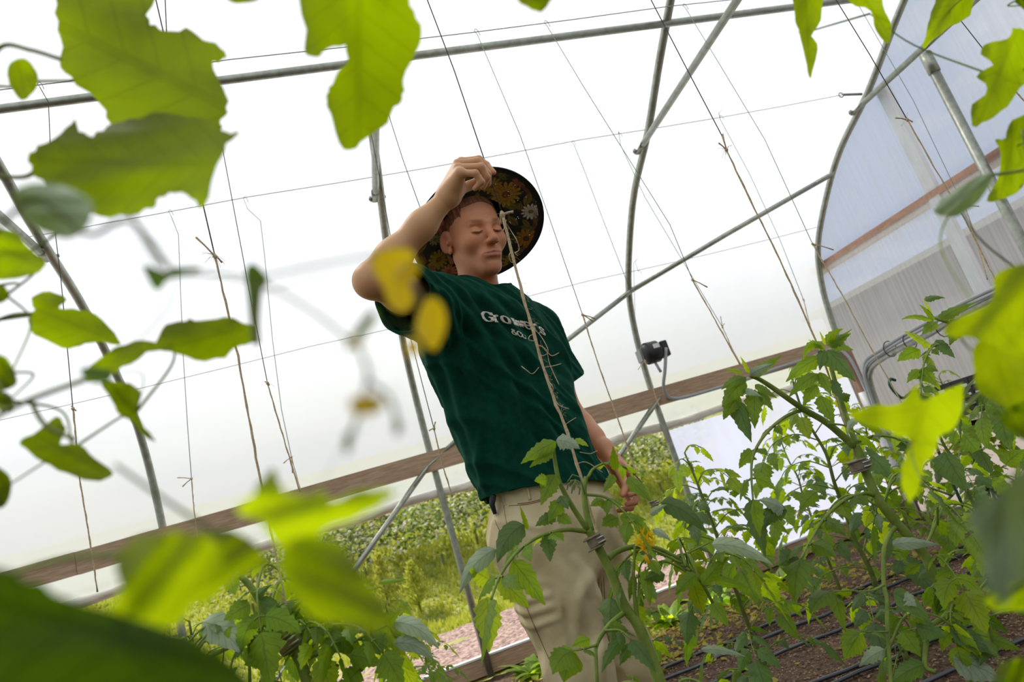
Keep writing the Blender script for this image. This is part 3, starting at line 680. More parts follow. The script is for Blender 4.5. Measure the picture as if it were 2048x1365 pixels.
def seam(pts, name, r=.0011, m=None):
    q = [cast(p.x, p.y, bvh_p, .0042) for p in spline([(a, b, 0) for a, b in pts], 8)]; q = [p for p in q if p]
    if len(q) > 2: mb = MB(); mb.tube(q, r, 5); part(mb, name, m or M_SEAM, pants)
seam([(1005, 998), (1012, 1040), (1020, 1090), (1033, 1150), (1055, 1220), (1085, 1290), (1110, 1345)], 'side_seam'); seam([(1035, 1008), (1060, 1005), (1085, 998)], 'pocket_seam'); seam([(1018, 1012), (1055, 1009), (1090, 1000)], 'pocket_seam')
seam([(986, 1005), (990, 1040), (999, 1062)], 'pocket_seam'); seam([(1004, 985), (1010, 1012)], 'belt_loop', .004, M_PANTS); seam([(1055, 975), (1060, 1000)], 'belt_loop', .004, M_PANTS)
for k in (0, 5, 10): seam([(1196+k, 1130), (1200+k, 1200), (1208+k, 1280), (1216+k, 1362)], 'inseam', .0009)
seam([(1030, 1150), (1045, 1200), (1052, 1215)], 'tool_pocket_seam'); seam([(1036, 1165), (1075, 1178), (1085, 1195)], 'tool_pocket_seam')
for a_, nm in ((ankR, 'boot'), (ankL, 'boot')):
    B_ = Field(a_-[.16, .2, .12], a_+[.2, .2, .12], .006); B_.cap(a_+[0, 0, .03], a_-[0, 0, .03], .055, .05, .03); B_.cap(a_-[0, 0, .045], a_+bF*.16-[0, 0, .06], .045, .038, .04)
    V, Fq = B_.mesh(); V[:, 2] = np.maximum(V[:, 2], -.012); npmesh(nm, V, Fq, M_BOOT, MAN, ML)
# dark under shirt showing at the raised sleeve and at the side of the hem
M_NAVY = mat('navy_cloth', (.012, .016, .022), .8)
mb = MB(); q = [npP(986, 990, 1.78), npP(984, 1010, 1.785), npP(990, 1028, 1.79)]; mb.tube([Vector(p) for p in q], [.014, .012, .008], 10, flat=.6); o = part(mb, 'hanging_cloth', M_NAVY, pants)

# ---- sun hat
hatC = HE+hZ*.036-hY*.022+hX*.004+RT*.020+UP*.007
vd = (hatC-[0, 0, HC])/np.linalg.norm(hatC-[0, 0, HC]); r_i = RT-vd*(RT@vd); r_i /= np.linalg.norm(r_i); u_i = np.cross(r_i, vd)
hn = -vd*.76+.65*(.54*r_i-.84*u_i); hn /= np.linalg.norm(hn)   # underside normal of the brim, tipped back
hu = hX-hn*(hX@hn); hu /= np.linalg.norm(hu); hv = np.cross(hu, hn); hv = hv if hv[2] > 0 else -hv
M_HAT = attr_mat('floral_straw', .55, 0, .8, 700, .5, hole=True)
RB, RI = .198, .094
nr, na = 130, 420
rr = np.linspace(RI, RB, nr); th = np.linspace(0, 2*np.pi, na, endpoint=False); Rg, Tg = np.meshgrid(rr, th, indexing='ij')
bend = .020*((Rg-RI)/(RB-RI))**1.6*(1+.55*np.cos(2*Tg))          # brim droops a little at the sides
Vh = hatC+(Rg*np.cos(Tg))[..., None]*hu*1.03+(Rg*np.sin(Tg))[..., None]*hv+bend[..., None]*hn
Vh = Vh.reshape(-1, 3); ii, jj = np.meshgrid(np.arange(nr-1), np.arange(na), indexing='ij'); j2 = (jj+1) % na
Fh = np.stack([ii*na+jj, (ii+1)*na+jj, (ii+1)*na+j2, ii*na+j2], -1).reshape(-1, 4)
pxh, pyh = pix(Vh); uv = np.stack([(Rg*np.cos(Tg)).ravel(), (Rg*np.sin(Tg)).ravel()], 1)
rngh = np.random.RandomState(5)
colh = np.tile(np.array([.010, .011, .010]), (len(Vh), 1))
def uv_at(px, py):
    k = np.argmin((pxh-px)**2+(pyh-py)**2); return uv[k]
def petals(px, py, R_, n, c1, c2, cc, layers=1, rc=.25):
    c0 = uv_at(px, py); d = uv-c0; r = np.hypot(*d.T); a = np.arctan2(d[:, 1], d[:, 0])
    for L_ in range(layers):
        ph = L_*math.pi/n+px; RR = R_*(1-.25*L_); s = np.abs(np.sin((a*n+ph)/2)); ed = RR*(.45+.55*s**.6); m = r < ed
        v = (.65+.35*np.clip(r/RR, 0, 1))[:, None]; vein = (1-.35*(np.abs(np.sin(a*n*2+ph)) < .25))[:, None]
        cl = (np.array(c1)*(1-r[:, None]/RR)+np.array(c2)*(r[:, None]/RR)); colh[m] = (cl*v*vein)[m]
        edge = (r < ed) & (r > ed-.0018); colh[edge] *= .35
    m = r < R_*rc; colh[m] = cc; m = (r < R_*rc) & (r > R_*rc*.75); colh[m] = np.array(cc)*.4
def leafs(px, py, R_, ang, c):
    c0 = uv_at(px, py); d = uv-c0; ca, sa = math.cos(ang), math.sin(ang); a = d[:, 0]*ca+d[:, 1]*sa; b = -d[:, 0]*sa+d[:, 1]*ca; t = a/R_
    m = (t > 0) & (t < 1) & (np.abs(b) < R_*.22*np.sin(np.pi*np.clip(t, 0, 1))); colh[m] = c; m &= np.abs(b) < .0012; colh[m] = np.array(c)*.4
for k in range(90):
    a = rngh.uniform(0, 6.28); r_ = rngh.uniform(.08, .19); q = (np.array([math.cos(a), math.sin(a)])*r_); kx = np.argmin(((uv-q)**2).sum(1))
    leafs(pxh[kx], pyh[kx], rngh.uniform(.025, .055), rngh.uniform(0, 6.28), [(.06, .075, .012), (.10, .085, .015), (.035, .05, .015), (.13, .10, .02)][k % 4])
OR1, OR2 = (.36, .13, .012), (.30, .16, .02); YL = (.34, .22, .02); PK = (.40, .10, .06)
for a_ in ((1012, 390, .046, 15, OR1, YL, (.14, .05, .01), 3), (985, 372, .030, 11, YL, OR2, (.12, .05, .01), 2), (1052, 478, .036, 12, OR1, OR2, (.05, .035, .01), 2), (1075, 500, .024, 10, OR2, OR1, (.06, .03, .01), 1),
          (886, 455, .028, 12, PK, (.42, .16, .10), (.2, .05, .02), 2), (878, 520, .036, 14, YL, (.30, .24, .03), (.14, .08, .01), 2), (898, 545, .030, 13, PK, (.45, .2, .14), (.2, .06, .03), 2), (858, 545, .024, 11, PK, (.38, .12, .08), (.15, .04, .02), 2),
          (1020, 525, .028, 12, YL, OR2, (.10, .05, .01), 2), (870, 480, .020, 10, (.2, .22, .10), (.25, .26, .14), (.1, .1, .02), 1), (1040, 362, .024, 10, (.26, .08, .05), (.3, .1, .05), (.1, .04, .01), 1), (900, 400, .026, 11, (.14, .15, .03), (.2, .18, .04), (.08, .05, .01), 2),
          (960, 370, .022, 10, (.26, .10, .02), YL, (.10, .04, .01), 2)): petals(*a_)
petals(1062, 424, .0290, 13, (.40, .38, .30), (.62, .60, .50), (.16, .10, .04), 1, .24)
colh = colh*1.5+.003; ring_ = np.hypot(*uv.T); m = (ring_ > .172) & (np.sin(np.arctan2(uv[:, 1], uv[:, 0])*9) > .1) & (ring_ < .182); colh[m] = colh[m]*.4+np.array([.22, .08, .03])*.6
m = ring_ > .1835; colh[m] = (.010, .012, .014)
hat = empty('sun_hat', tuple(hatC)); hat.parent = MAN; hat.matrix_world = Matrix.Translation(Vector(hatC)); hat.location = Vector(hatC)-Vector(ML)
hat.matrix_parent_inverse = Matrix.Identity(4)
brim = npmesh('brim', Vh, Fh, M_HAT, hat, hatC, True, colh); so = brim.modifiers.new('thick', 'SOLIDIFY'); so.thickness = .002
cr = np.linspace(0, 1, 18); Cg, Ta = np.meshgrid(cr, th[::7], indexing='ij'); nc = Ta.shape[1]
rad = RI*(1-.12*Cg)*np.where(Cg > .75, np.sqrt(np.clip(1-((Cg-.75)/.25)**2, 0, 1)), 1); dep = .125*np.minimum(Cg/.9, 1)
Vc = (hatC+(rad*np.cos(Ta))[..., None]*hu+(rad*np.sin(Ta))[..., None]*hv*1.08-dep[..., None]*hn).reshape(-1, 3)
i3, j3 = np.meshgrid(np.arange(17), np.arange(nc), indexing='ij'); Fc = np.stack([i3*nc+j3, (i3+1)*nc+j3, (i3+1)*nc+(j3+1) % nc, i3*nc+(j3+1) % nc], -1).reshape(-1, 4)
cc_ = np.tile(np.array([.02, .022, .018]), (len(Vc), 1)); cc_[rngh.rand(len(Vc)) < .3] = (.12, .08, .02)
crown = npmesh('crown', Vc, Fc, attr_mat('floral_straw_crown', .6), hat, hatC, True, cc_); so = crown.modifiers.new('thick', 'SOLIDIFY'); so.thickness = .002; so.offset = 1
mb = MB(); mb.tube([Vector(hatC+RB*math.cos(t)*hu*1.03+RB*math.sin(t)*hv+.020*(1+.55*math.cos(2*t))*hn) for t in np.linspace(0, 2*math.pi, 90)], .0022, 6, cap=False); part(mb, 'rim_binding', M_BLACK, hat)

# ================================================================ plants
def leaf_mat(name, col, tcol, mixv=.45, rough=.5, veins=True, col2=None, vc=.28, ns=22, na=.9):
    m = bpy.data.materials.new(name); m.use_nodes = True; nt = m.node_tree; N = nt.nodes.new; L = nt.links.new; b = nt.nodes['Principled BSDF']; out = nt.nodes['Material Output']
    b.inputs['Roughness'].default_value = rough; b.inputs['Specular IOR Level'].default_value = .45
    tl = N('ShaderNodeBsdfTranslucent'); mx = N('ShaderNodeMixShader'); mx.inputs[0].default_value = mixv
    tc = N('ShaderNodeTexCoord'); n = N('ShaderNodeTexNoise'); n.inputs['Scale'].default_value = ns; n.inputs['Detail'].default_value = 4
    L(tc.outputs['Object'], n.inputs['Vector'])
    def m_(op, a, b_=None):
        q = N('ShaderNodeMath'); q.operation = op
        for i, k in enumerate((a, b_)):
            if k is None: continue
            if isinstance(k, (int, float)): q.inputs[i].default_value = k
            else: L(k, q.inputs[i])
        return q.outputs[0]
    var = m_('MULTIPLY_ADD', n.outputs['Fac'], na); var.node.inputs[2].default_value = 1-na/2
    oi = N('ShaderNodeObjectInfo'); rv = m_('MULTIPLY_ADD', oi.outputs['Random'], .45); rv.node.inputs[2].default_value = .78
    f = m_('MULTIPLY', var, rv)
    if veins:
        uvn = N('ShaderNodeUVMap'); uvn.uv_map = 'uv'; sp = N('ShaderNodeSeparateXYZ'); L(uvn.outputs[0], sp.inputs[0])
        au = m_('ABSOLUTE', sp.outputs[0]); mid = m_('LESS_THAN', au, .07)
        fr = m_('FRACT', m_('SUBTRACT', m_('MULTIPLY', sp.outputs[1], 6.5), m_('MULTIPLY', au, 1.7))); sv = m_('LESS_THAN', fr, .11)
        vv = m_('MAXIMUM', mid, sv); f2 = m_('SUBTRACT', 1.0, m_('MULTIPLY', vv, vc)); f = m_('MULTIPLY', f, f2)
        bp = N('ShaderNodeBump'); bp.inputs['Strength'].default_value = .55; bp.inputs['Distance'].default_value = .0025
        L(m_('ADD', m_('MULTIPLY', fr, .8), m_('MULTIPLY', n.outputs['Fac'], .5)), bp.inputs['Height']); L(bp.outputs[0], b.inputs['Normal'])
    for c_, tgt in ((col, b.inputs['Base Color']), (tcol, tl.inputs['Color'])):
        v = N('ShaderNodeVectorMath'); v.operation = 'SCALE'; v.inputs[0].default_value = c_; L(f, v.inputs['Scale']); L(v.outputs[0], tgt)
    L(b.outputs[0], mx.inputs[1]); L(tl.outputs[0], mx.inputs[2]); L(mx.outputs[0], out.inputs['Surface'])
    return m
L_MID = leaf_mat('tomato_leaf', (.11, .21, .010), (.50, .72, .012), .50)
L_DARK = leaf_mat('old_tomato_leaf', (.085, .16, .040), (.26, .44, .012), .35, .5)
L_NEW = leaf_mat('young_tomato_leaf', (.19, .31, .015), (.70, .88, .02), .55)
L_GREY = leaf_mat('grey_sheen_leaf_face', (.36, .44, .28), (.28, .44, .06), .25, .6)  # powdery leaf tops, grey sheen from the sky put into the base colour
L_FG = leaf_mat('near_leaf', (.06, .10, .001), (.44, .59, .001), .70, .5, vc=.12, ns=9, na=1.7)
L_FGB = leaf_mat('near_lit_leaf', (.10, .16, .002), (.74, .92, .004), .72, .5, vc=.10, ns=9, na=1.0)  # brighter copy of the near leaf, light through the blades put into its colour
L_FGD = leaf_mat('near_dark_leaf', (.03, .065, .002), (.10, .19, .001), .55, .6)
L_YEL = leaf_mat('yellowed_leaf', (.45, .38, .05), (.6, .5, .05), .4)
M_STEM = mat('tomato_stem', (.15, .22, .02), .6, col2=(.24, .32, .05), nscale=30, bump=.3, bscale=500)
M_STEMD = mat('old_tomato_stem', (.10, .14, .02), .7, col2=(.17, .21, .05), nscale=30)
M_PETAL = leaf_mat('yellow_petal', (.90, .58, .01), (.95, .70, .01), .45, .5, False)
M_BUD = mat('green_bud', (.16, .22, .06), .6)
M_JUTE = mat('jute_twine', (.55, .40, .22), .9, col2=(.75, .60, .38), nscale=200, bump=.5, bscale=900)
M_LINE = mat('dark_line', (.05, .04, .035), .7)
M_GLINE = mat('grey_green_line', (.22, .25, .22), .7)
M_CLIP = mat('weathered_clip_plastic', (.16, .12, .07), .6, col2=(.28, .24, .17), nscale=60)
M_CLIPM = mat('clip_spring_metal', (.6, .62, .6), .35, .8)

def leaflet(mb, base, d, nrm, ln, wd, droop=.5, lobes=5, depth=.28, cup=.25, curl=0, rng=random, nl=13):
    """one toothed leaflet: base point, direction, upward normal, length and full width"""
    d = Vector(d).normalized(); nrm = Vector(nrm); nrm = (nrm-d*nrm.dot(d)); nrm = nrm.normalized() if nrm.length > 1e-4 else d.orthogonal().normalized()
    p = Vector(base); cols = (-1, -.55, 0, .55, 1); o = len(mb.v); ph = rng.random(); st = ln/nl; sd = d.cross(nrm).normalized()
    for i in range(nl+1):
        t = i/nl; w = wd*.5*(math.sin(math.pi*min(1, t**.62))**.85)*(1-.25*t) if 0 < t < 1 else 0.0008
        saw = ((t*lobes+ph) % 1.0); w *= 1+depth*(.5-saw)*(1 if .08 < t < .95 else 0)
        for c in cols:
            cc = c if abs(c) == 1 else c*(.9)
            q = p+sd*(w*cc)+nrm*(-cup*w*abs(c)**1.5+curl*w*c+.05*w*math.sin(7*t*6.28/2+c*2.5))
            mb.v.append(tuple(q)); mb.uv[len(mb.v)-1] = (c, t)
        g = Vector((0, 0, -1)); d = (d+g*(droop*1.6/nl)).normalized(); nrm = (nrm-d*nrm.dot(d)).normalized() if (nrm-d*nrm.dot(d)).length > .05 else nrm; sd = d.cross(nrm).normalized(); p = p+d*st
    for i in range(nl):
        for k in range(4):
            a = o+i*5+k; mb.f.append((a, a+1, a+6, a+5)); mb.mi.append(0)

def compound(path, n=3, size=.07, wd=.62, spread=1.0, m=None, parent=None, rng=random, droop=.55, up=None, r=.0024, term=1.25, lobes=5, name='leaf', small=True):
    """tomato leaf: leaf stalk along a path with paired leaflets and an end leaflet; blade and stalk in one mesh"""
    mb = MB(); pts = spline(path, 6) if len(path) > 2 else [Vector(path[0]).lerp(Vector(path[-1]), i/8) for i in range(9)]
    mb.tube(pts, [r*(1-.55*i/(len(pts)-1)) for i in range(len(pts))], 6, m=1)
    N_ = len(pts)-1; L_ = sum((b-a).length for a, b in zip(pts[:-1], pts[1:]))
    for k in range(n):
        f = .34+.52*k/max(1, n-1) if n > 1 else .6; i = min(N_-1, int(f*N_)); p = pts[i]; t = (pts[i+1]-pts[i]).normalized()
        u = Vector(up) if up else Vector((0, 0, 1)); sd = t.cross(u); sd = sd.normalized() if sd.length > .05 else Vector((1, 0, 0)); nn = sd.cross(t).normalized()
        for s in (-1, 1):
            sz = size*(.62+.25*k/max(1, n-1))*rng.uniform(.8, 1.15); dr = (sd*s*spread+t*rng.uniform(.25, .6)+nn*rng.uniform(-.15, .25)).normalized(); q = p+dr*size*.14
            mb.tube([p, q], r*.5, 5, cap=False, m=1); leaflet(mb, q, dr, nn+sd*rng.uniform(-.8, .8)+t*rng.uniform(-.5, .5), sz, sz*wd*rng.uniform(.9, 1.2), droop*rng.uniform(.6, 1.4), lobes, .5, rng.uniform(.1, .4), rng.uniform(-.2, .2), rng)
        if small and k < n-1:
            i2 = min(N_-1, int((f+.09)*N_)); p2 = pts[i2]
            for s in (-1, 1): leaflet(mb, p2, sd*s+t*.3, nn, size*.22, size*.14, droop*.5, 2, .2, .2, 0, rng, 5)
    t = (pts[-1]-pts[-2]).normalized(); u = Vector(up) if up else Vector((0, 0, 1)); sd = t.cross(u); sd = sd.normalized() if sd.length > .05 else Vector((1, 0, 0))
    leaflet(mb, pts[-1], t, sd.cross(t)+sd*rng.uniform(-.9, .9), size*term, size*term*wd*1.2, droop, lobes+1, .5, .22, rng.uniform(-.15, .15), rng)
    mats = [m or L_MID, M_STEM]
    return part(mb, name, mats, parent) if parent is not None else mb.build(name, mats)

def blossom(mb, c, r, axis, rng=random):
    a = Vector(axis).normalized(); x = a.orthogonal().normalized(); y = a.cross(x)
    for k in range(6):
        an = k*math.pi/3+rng.uniform(-.2, .2); d = (x*math.cos(an)+y*math.sin(an)-a*rng.uniform(-.2, .7)).normalized(); leaflet(mb, Vector(c), d, a, r, r*.34, 0, 1, 0, -.3, 0, rng, 5)
    mb.tube([Vector(c)-a*r*.1, Vector(c)+a*r*.7], [r*.17, r*.05], 6)

# ---- strings, knots, hooks, clips
def string_thing(pts, knot, Y, label, wire_z=None, thick=.0016, bottom=None, line=None, group=None, ends=((-18, -10), (10, 6)), fuzz=4, seed=0, hook=True, jr=None):
    """pts: picture points from top to bottom, all in the row's own plane Y; knot: index where the dark line is tied to the twine"""
    rg = random.Random(seed); W = [P(x, y, Y) for x, y in pts]; top = W[0]
    if wire_z and top.z < wire_z-.12: top = Vector((top.x+(W[0].x-W[1].x)/max(.01, (W[0].z-W[1].z))*(wire_z-.04-W[0].z), Y, wire_z-.04)); W = [top]+W; knot = knot+1 if knot is not None else None
    if bottom is not None: W = W+[Vector(bottom)]
    root = empty('trellis_string', tuple(W[-1])); tag(root, label, 'string', group)
    k = len(W)-1 if knot is None else knot
    if k > 0: mb = MB(); mb.tube(W[:k+1], thick*.75, 5); part(mb, 'upper_line', line or M_LINE, root)
    if knot is not None:
        jr = jr or thick*1.15
        mb = MB(); q = []
        for a, b in zip(W[k:-1], W[k+1:]):
            n = max(2, int((b-a).length/.02)); q += [a.lerp(b, i/n)+Vector((rg.uniform(-1, 1), rg.uniform(-1, 1), 0))*jr*.35 for i in range(n)]
        q.append(W[-1]); mb.tube(q, [jr*rg.uniform(.8, 1.25) for _ in q], 6); part(mb, 'jute_twine', M_JUTE, root)
        K = W[k]; s = (K-Vector((0, 0, HC))).dot(Vector(FW))/FPX; mb = MB()
        mb.tube([K+Vector((0, 0, jr*3)), K+Vector((0, 0, 0)), K-Vector((0, 0, jr*3))], [jr*.8, jr*2.3, jr*.8], 8)
        for dx, dy in ends:
            e = K+Vector(RT)*dx*s-Vector(UP)*dy*s; mb.tube([K, K.lerp(e, .5)+Vector((0, 0, .002)), e], [jr*.9, jr*.8, jr*1.1], 6)
        for _ in range(fuzz):
            e = K+Vector((rg.uniform(-1, 1), rg.uniform(-1, 1), rg.uniform(-1, .6)))*.022; mb.tube([K, (K+e)/2+Vector((0, 0, .004)), e], .00035, 4)
        part(mb, 'knot', M_JUTE, root)
    if hook and wire_z:
        t = W[0]; mb = MB(); h = Vector((t.x, Y, wire_z+.004)); mb.tube(spline([t, t+Vector((-.004, 0, (wire_z-t.z)*.5)), h+Vector((-.008, 0, -.01)), h, h+Vector((.008, 0, -.012)), h+Vector((.012, 0, -.035))], 4), .0014, 5); part(mb, 'wire_hook', M_WIRE, root)
    return root

def clip(c, up, side, w, label, group=None):
    c = Vector(c); u = Vector(up).normalized(); s = Vector(side); s = (s-u*s.dot(u)).normalized(); f = u.cross(s); R_ = Matrix((s, f, u)).transposed()
    root = empty('plant_clip', tuple(c)); tag(root, label, 'clip', group)
    mb = MB(); mb.box(c+s*w*.05, (w*1.0, w*.62, w*.50), R_); mb.box(c-s*w*.12+u*w*.30, (w*1.05, w*.80, w*.10), R_); mb.box(c-s*w*.12-u*w*.30, (w*1.05, w*.80, w*.10), R_)
    o = part(mb, 'clip_body', M_CLIP, root, False); bv = o.modifiers.new('b', 'BEVEL'); bv.width = w*.05; bv.segments = 2
    mb = MB()
    for k in (-.12, .12): mb.tube([c+s*w*.1+u*w*k-f*w*.36, c+s*w*.6+u*w*k-f*w*.36], w*.05, 6)
    part(mb, 'clip_bars', M_CLIPM, root)
    return root
YA = 1.40
GA = None
string_thing([(404, 400), (430, 513), (476, 712), (520, 960), (560, 1150), (582, 1262)], 1, YA, 'brown jute string tied with a splayed knot, ending at the lower left clip', WZ, .0019, ends=((-38, -38), (14, 12)), fuzz=16, seed=1, line=M_LINE)
hold = [(850, -12), (908, 140), (968, 318), (980, 352)]
root = string_thing(hold+[(1005, 430), (1022, 500), (1045, 590), (1066, 660), (1086, 735), (1112, 810), (1136, 868), (1160, 950), (1180, 1020), (1192, 1062)], 4, 1.452, 'frayed jute string held by the raised hand of the worker', WZ, .0020, ends=((22, -6), (-4, 18)), fuzz=6, seed=2, jr=.0034, bottom=P(1196, 1080, 1.415))
# the loose fibres on the held string
mb = MB(); rg = random.Random(8)
for pl in ([(1008, 440), (1022, 462), (1034, 482), (1038, 500), (1030, 506), (1036, 512)], [(1024, 500), (1018, 512), (1022, 524), (1030, 526)], [(1078, 735), (1065, 748), (1052, 740), (1043, 733)], [(1070, 668), (1060, 672), (1058, 680), (1070, 683)], [(1080, 690), (1098, 708), (1106, 712), (1118, 706)],
           [(1090, 735), (1108, 732), (1122, 728)], [(1075, 690), (1092, 700), (1100, 730), (1118, 770)], [(1110, 800), (1120, 812), (1138, 818)], [(1130, 850), (1142, 842), (1152, 836)], [(1135, 868), (1126, 880), (1124, 895)], [(1160, 905), (1180, 908), (1195, 902)], [(1066, 660), (1078, 668), (1092, 690), (1096, 705), (1084, 712), (1076, 700)],
           [(1095, 760), (1106, 775), (1104, 790)], [(1150, 930), (1172, 925), (1205, 945)], [(1012, 440), (1010, 452), (1006, 462)]):
    mb.tube(spline([P(x, y, 1.448+rg.uniform(-.01, .01)) for x, y in pl], 5), .0009, 5)
for k in range(60):
    t = rg.random(); x = 1005+(1136-1005)*t; y = 430+(868-430)*t; x += 8*math.sin(t*9); c = P(1005+131*t, 430+438*t-6*math.sin(t*3.1), 1.452); e = c+Vector((rg.uniform(-1, 1), rg.uniform(-1, 1), rg.uniform(-1, 1)))*.012; mb.tube([c, (c+e)/2+Vector((0, .002, .003)), e], .0003, 4)
part(mb, 'frayed_fibres', M_JUTE, root)['kind'] = 'stuff'
string_thing([(1296, -12), (1380, 150), (1444, 272), (1453, 300), (1500, 400), (1560, 520), (1640, 700), (1690, 850), (1710, 915)], 3, YA, 'jute string with a bristling knot rising from the tall branching plant', WZ, .0018, ends=((-8, -32), (-16, -14)), fuzz=14, seed=3)
string_thing([(1665, -12), (1740, 110), (1815, 240), (1860, 320), (1930, 440), (1985, 550), (2030, 640)], 2, YA, 'string with a tufted knot hanging before the clear end wall', WZ, .0018, ends=((-24, -4), (10, 4)), fuzz=6, seed=4)
string_thing([(1905, 20), (1960, 90), (2022, 172), (2060, 215)], 2, YA, 'string in the upper right corner beside the green leaves', WZ, .0018, ends=((22, -10), (-8, 8)), seed=5)
string_thing([(330, -10), (333, 60), (345, 200), (404, 398)], None, YA+.02, 'dark line dropping behind the biggest blurred leaf', WZ, .0016, seed=6)
B1 = [([(80, 175), (97, 205), (101, 300), (105, 420), (122, 560), (146, 818), (160, 960), (178, 1070), (195, 1185)], 5, 'thin string at the far left, knotted below a curled leaf'),
      ([(440, 270), (470, 430), (502, 600), (535, 767), (568, 880), (600, 985)], 3, 'string with a pale knot left of the yellow blossoms'),
      ([(778, 232), (806, 320), (840, 415)], None, 'dark line disappearing behind the raised forearm'),
      ([(955, 70), (1040, 270), (1100, 440), (1165, 630), (1200, 740), (1240, 850), (1290, 1000)], 3, 'string knotted in front of the diagonal brace, right of the green shirt'),
      ([(1096, 55), (1165, 170), (1240, 290), (1340, 450), (1385, 560), (1430, 640), (1480, 730)], 4, 'string whose stub points right just beneath the long brace'),
      ([(1372, 18), (1440, 130), (1530, 280), (1625, 488), (1690, 600), (1749, 710), (1800, 800), (1830, 870)], 3, 'string knotted against the foot of the end hoop, then running over the grey wall base'),
      ([(1720, 15), (1827, 202), (1912, 380), (1930, 412), (1958, 500), (1975, 560)], 3, 'fine string with a straight stub in front of the timber rail')]
e1 = (((6, 4), (-3, -6)), ((-5, -3), (4, 4)), ((0, 0), (0, 0)), ((26, 8), (22, 14)), ((30, 15), (4, 4)), ((42, 12), (6, 4)), ((28, 1), (4, 4)))
for (pts, k, lb), en, sd in zip(B1, e1, range(20, 40)):
    b = P(*pts[-1], W1); string_thing(pts, k, W1, lb, WZ+.02, .0021, ends=en, fuzz=2, seed=sd, line=M_GLINE if sd > 22 else M_LINE, jr=.0026)
string_thing([(738, 245), (775, 440), (800, 580), (822, 680), (845, 770), (868, 858), (885, 930), (905, 995)], 5, W1, 'string emerging under the raised sleeve, knotted near the hip board', WZ+.02, .0021, ends=((-10, 4), (3, -14)), seed=31, jr=.0026)
B2 = [([(342, 432), (357, 470), (361, 580), (367, 720), (375, 850), (383, 958), (388, 1020), (396, 1085)], 5, 'string with a stub pointing left, above the timber hip board', ((-28, -2), (-18, 16))),
      ([(495, 418), (521, 442), (529, 510), (545, 680), (563, 820), (583, 915), (592, 950), (602, 985)], 5, 'grey string with a looped knot, crossing beside another string', ((2, 32), (-16, 12))),
      ([(1148, 290), (1165, 332), (1210, 450), (1262, 585)], None, 'very faint line left of the blower hoop', ()),
      ([(1237, 262), (1241, 290), (1290, 395), (1370, 530), (1445, 655), (1465, 700), (1485, 735)], 4, 'string with an upright knot tuft, right of the blower', ((-4, -22), (4, -8))),
      ([(1433, 212), (1441, 240), (1500, 350), (1560, 480), (1607, 600), (1622, 660)], 4, 'faint string with a tiny brown knot beside the end hoop', ((2, 2), (-2, -2))),
      ([(1267, 512), (1268, 560), (1270, 640), (1290, 722), (1310, 790), (1325, 830)], 3, 'string crossing in front of the black blower', ((-14, 18), (2, 2)))]
for i, (pts, k, lb, en) in enumerate(B2): string_thing(pts, k, W2 if i < 5 else 4.49, lb, WZ if i < 5 else 2.34, .0024, ends=en, fuzz=1, seed=50+i, line=M_GLINE, jr=.0027)
clip(P(1191, 1083, YA-.01), P(1175, 1050, YA)-P(1210, 1118, YA), Vector(RT)*.8+Vector(UP)*.5, .036, 'grey and brown clip gripping the stem in front of the trousers')
clip(P(1717, 932, YA-.01), Vector((0, 0, 1)), Vector(RT), .040, 'brown slotted clip below the fork of the tall plant')
clip(P(577, 1287, YA-.01), P(562, 1266, YA)-P(601, 1325, YA), Vector(RT), .040, 'weathered clip on the thick stem at the bottom left')
clip(P(1308, 1008, W1-.02), Vector((0, 0, 1)), Vector(RT), .032, 'small clip right of the lowered hand, half hidden by leaves')
clip(P(1617, 1003, W1-.02), Vector((.2, 0, 1)), Vector(RT), .034, 'small dark clip against the pale low film')

# ---- row nearest the worker: three traced plants
def stem_mesh(paths, parent, name='stem', m=None):
    mb = MB()
    for pts, r0, r1, Y0, dY in paths:
        n = len(pts); q = spline([P(x, y, Y0+dY*i/(n-1)) for i, (x, y) in enumerate(pts)], 6); mb.tube(q, [r0+(r1-r0)*i/(len(q)-1) for i in range(len(q))], 9)
    return part(mb, name, m or M_STEM, parent)
def hairs(o): pass
def tl(parent, base, tip, Y, w, m=None, dY=-.02, up=(0, -1.0, .45), arch=.10, lobes=6, seed=0, dep=.42, name='leaf'):
    """a leaflet traced base to tip in the picture, arched out of the row plane"""
    rg = random.Random(seed+int(base[0])*7+int(base[1])); a = P(*base, Y); b = P(*tip, Y+dY); d = b-a; ln = d.length*1.04; mb = MB(); mid_up = Vector((0, 0, 1)); s = a.y/FPX*1.0
    # start direction tilted above the chord so that the blade arches over and comes down on the tip
    d0 = (d.normalized()+mid_up*arch*1.6).normalized(); wd = w*(a-Vector((0, 0, HC))).dot(Vector(FW))/FPX
    leaflet(mb, a, d0, Vector(up), ln, wd*1.15, arch*2.0, lobes, dep, rg.uniform(.12, .38), rg.uniform(-.15, .15), rg, 16)
    return part(mb, name, m or L_MID, parent)
def tcomp(parent, path, Y, n, size, m=None, dY=0, **kw):
    q = [P(x, y, Y+dY*i/(len(path)-1)) for i, (x, y) in enumerate(path)]
    return compound(q, n, size, parent=parent, m=m, rng=random.Random(int(path[0][0]*3+path[-1][1])), **kw)

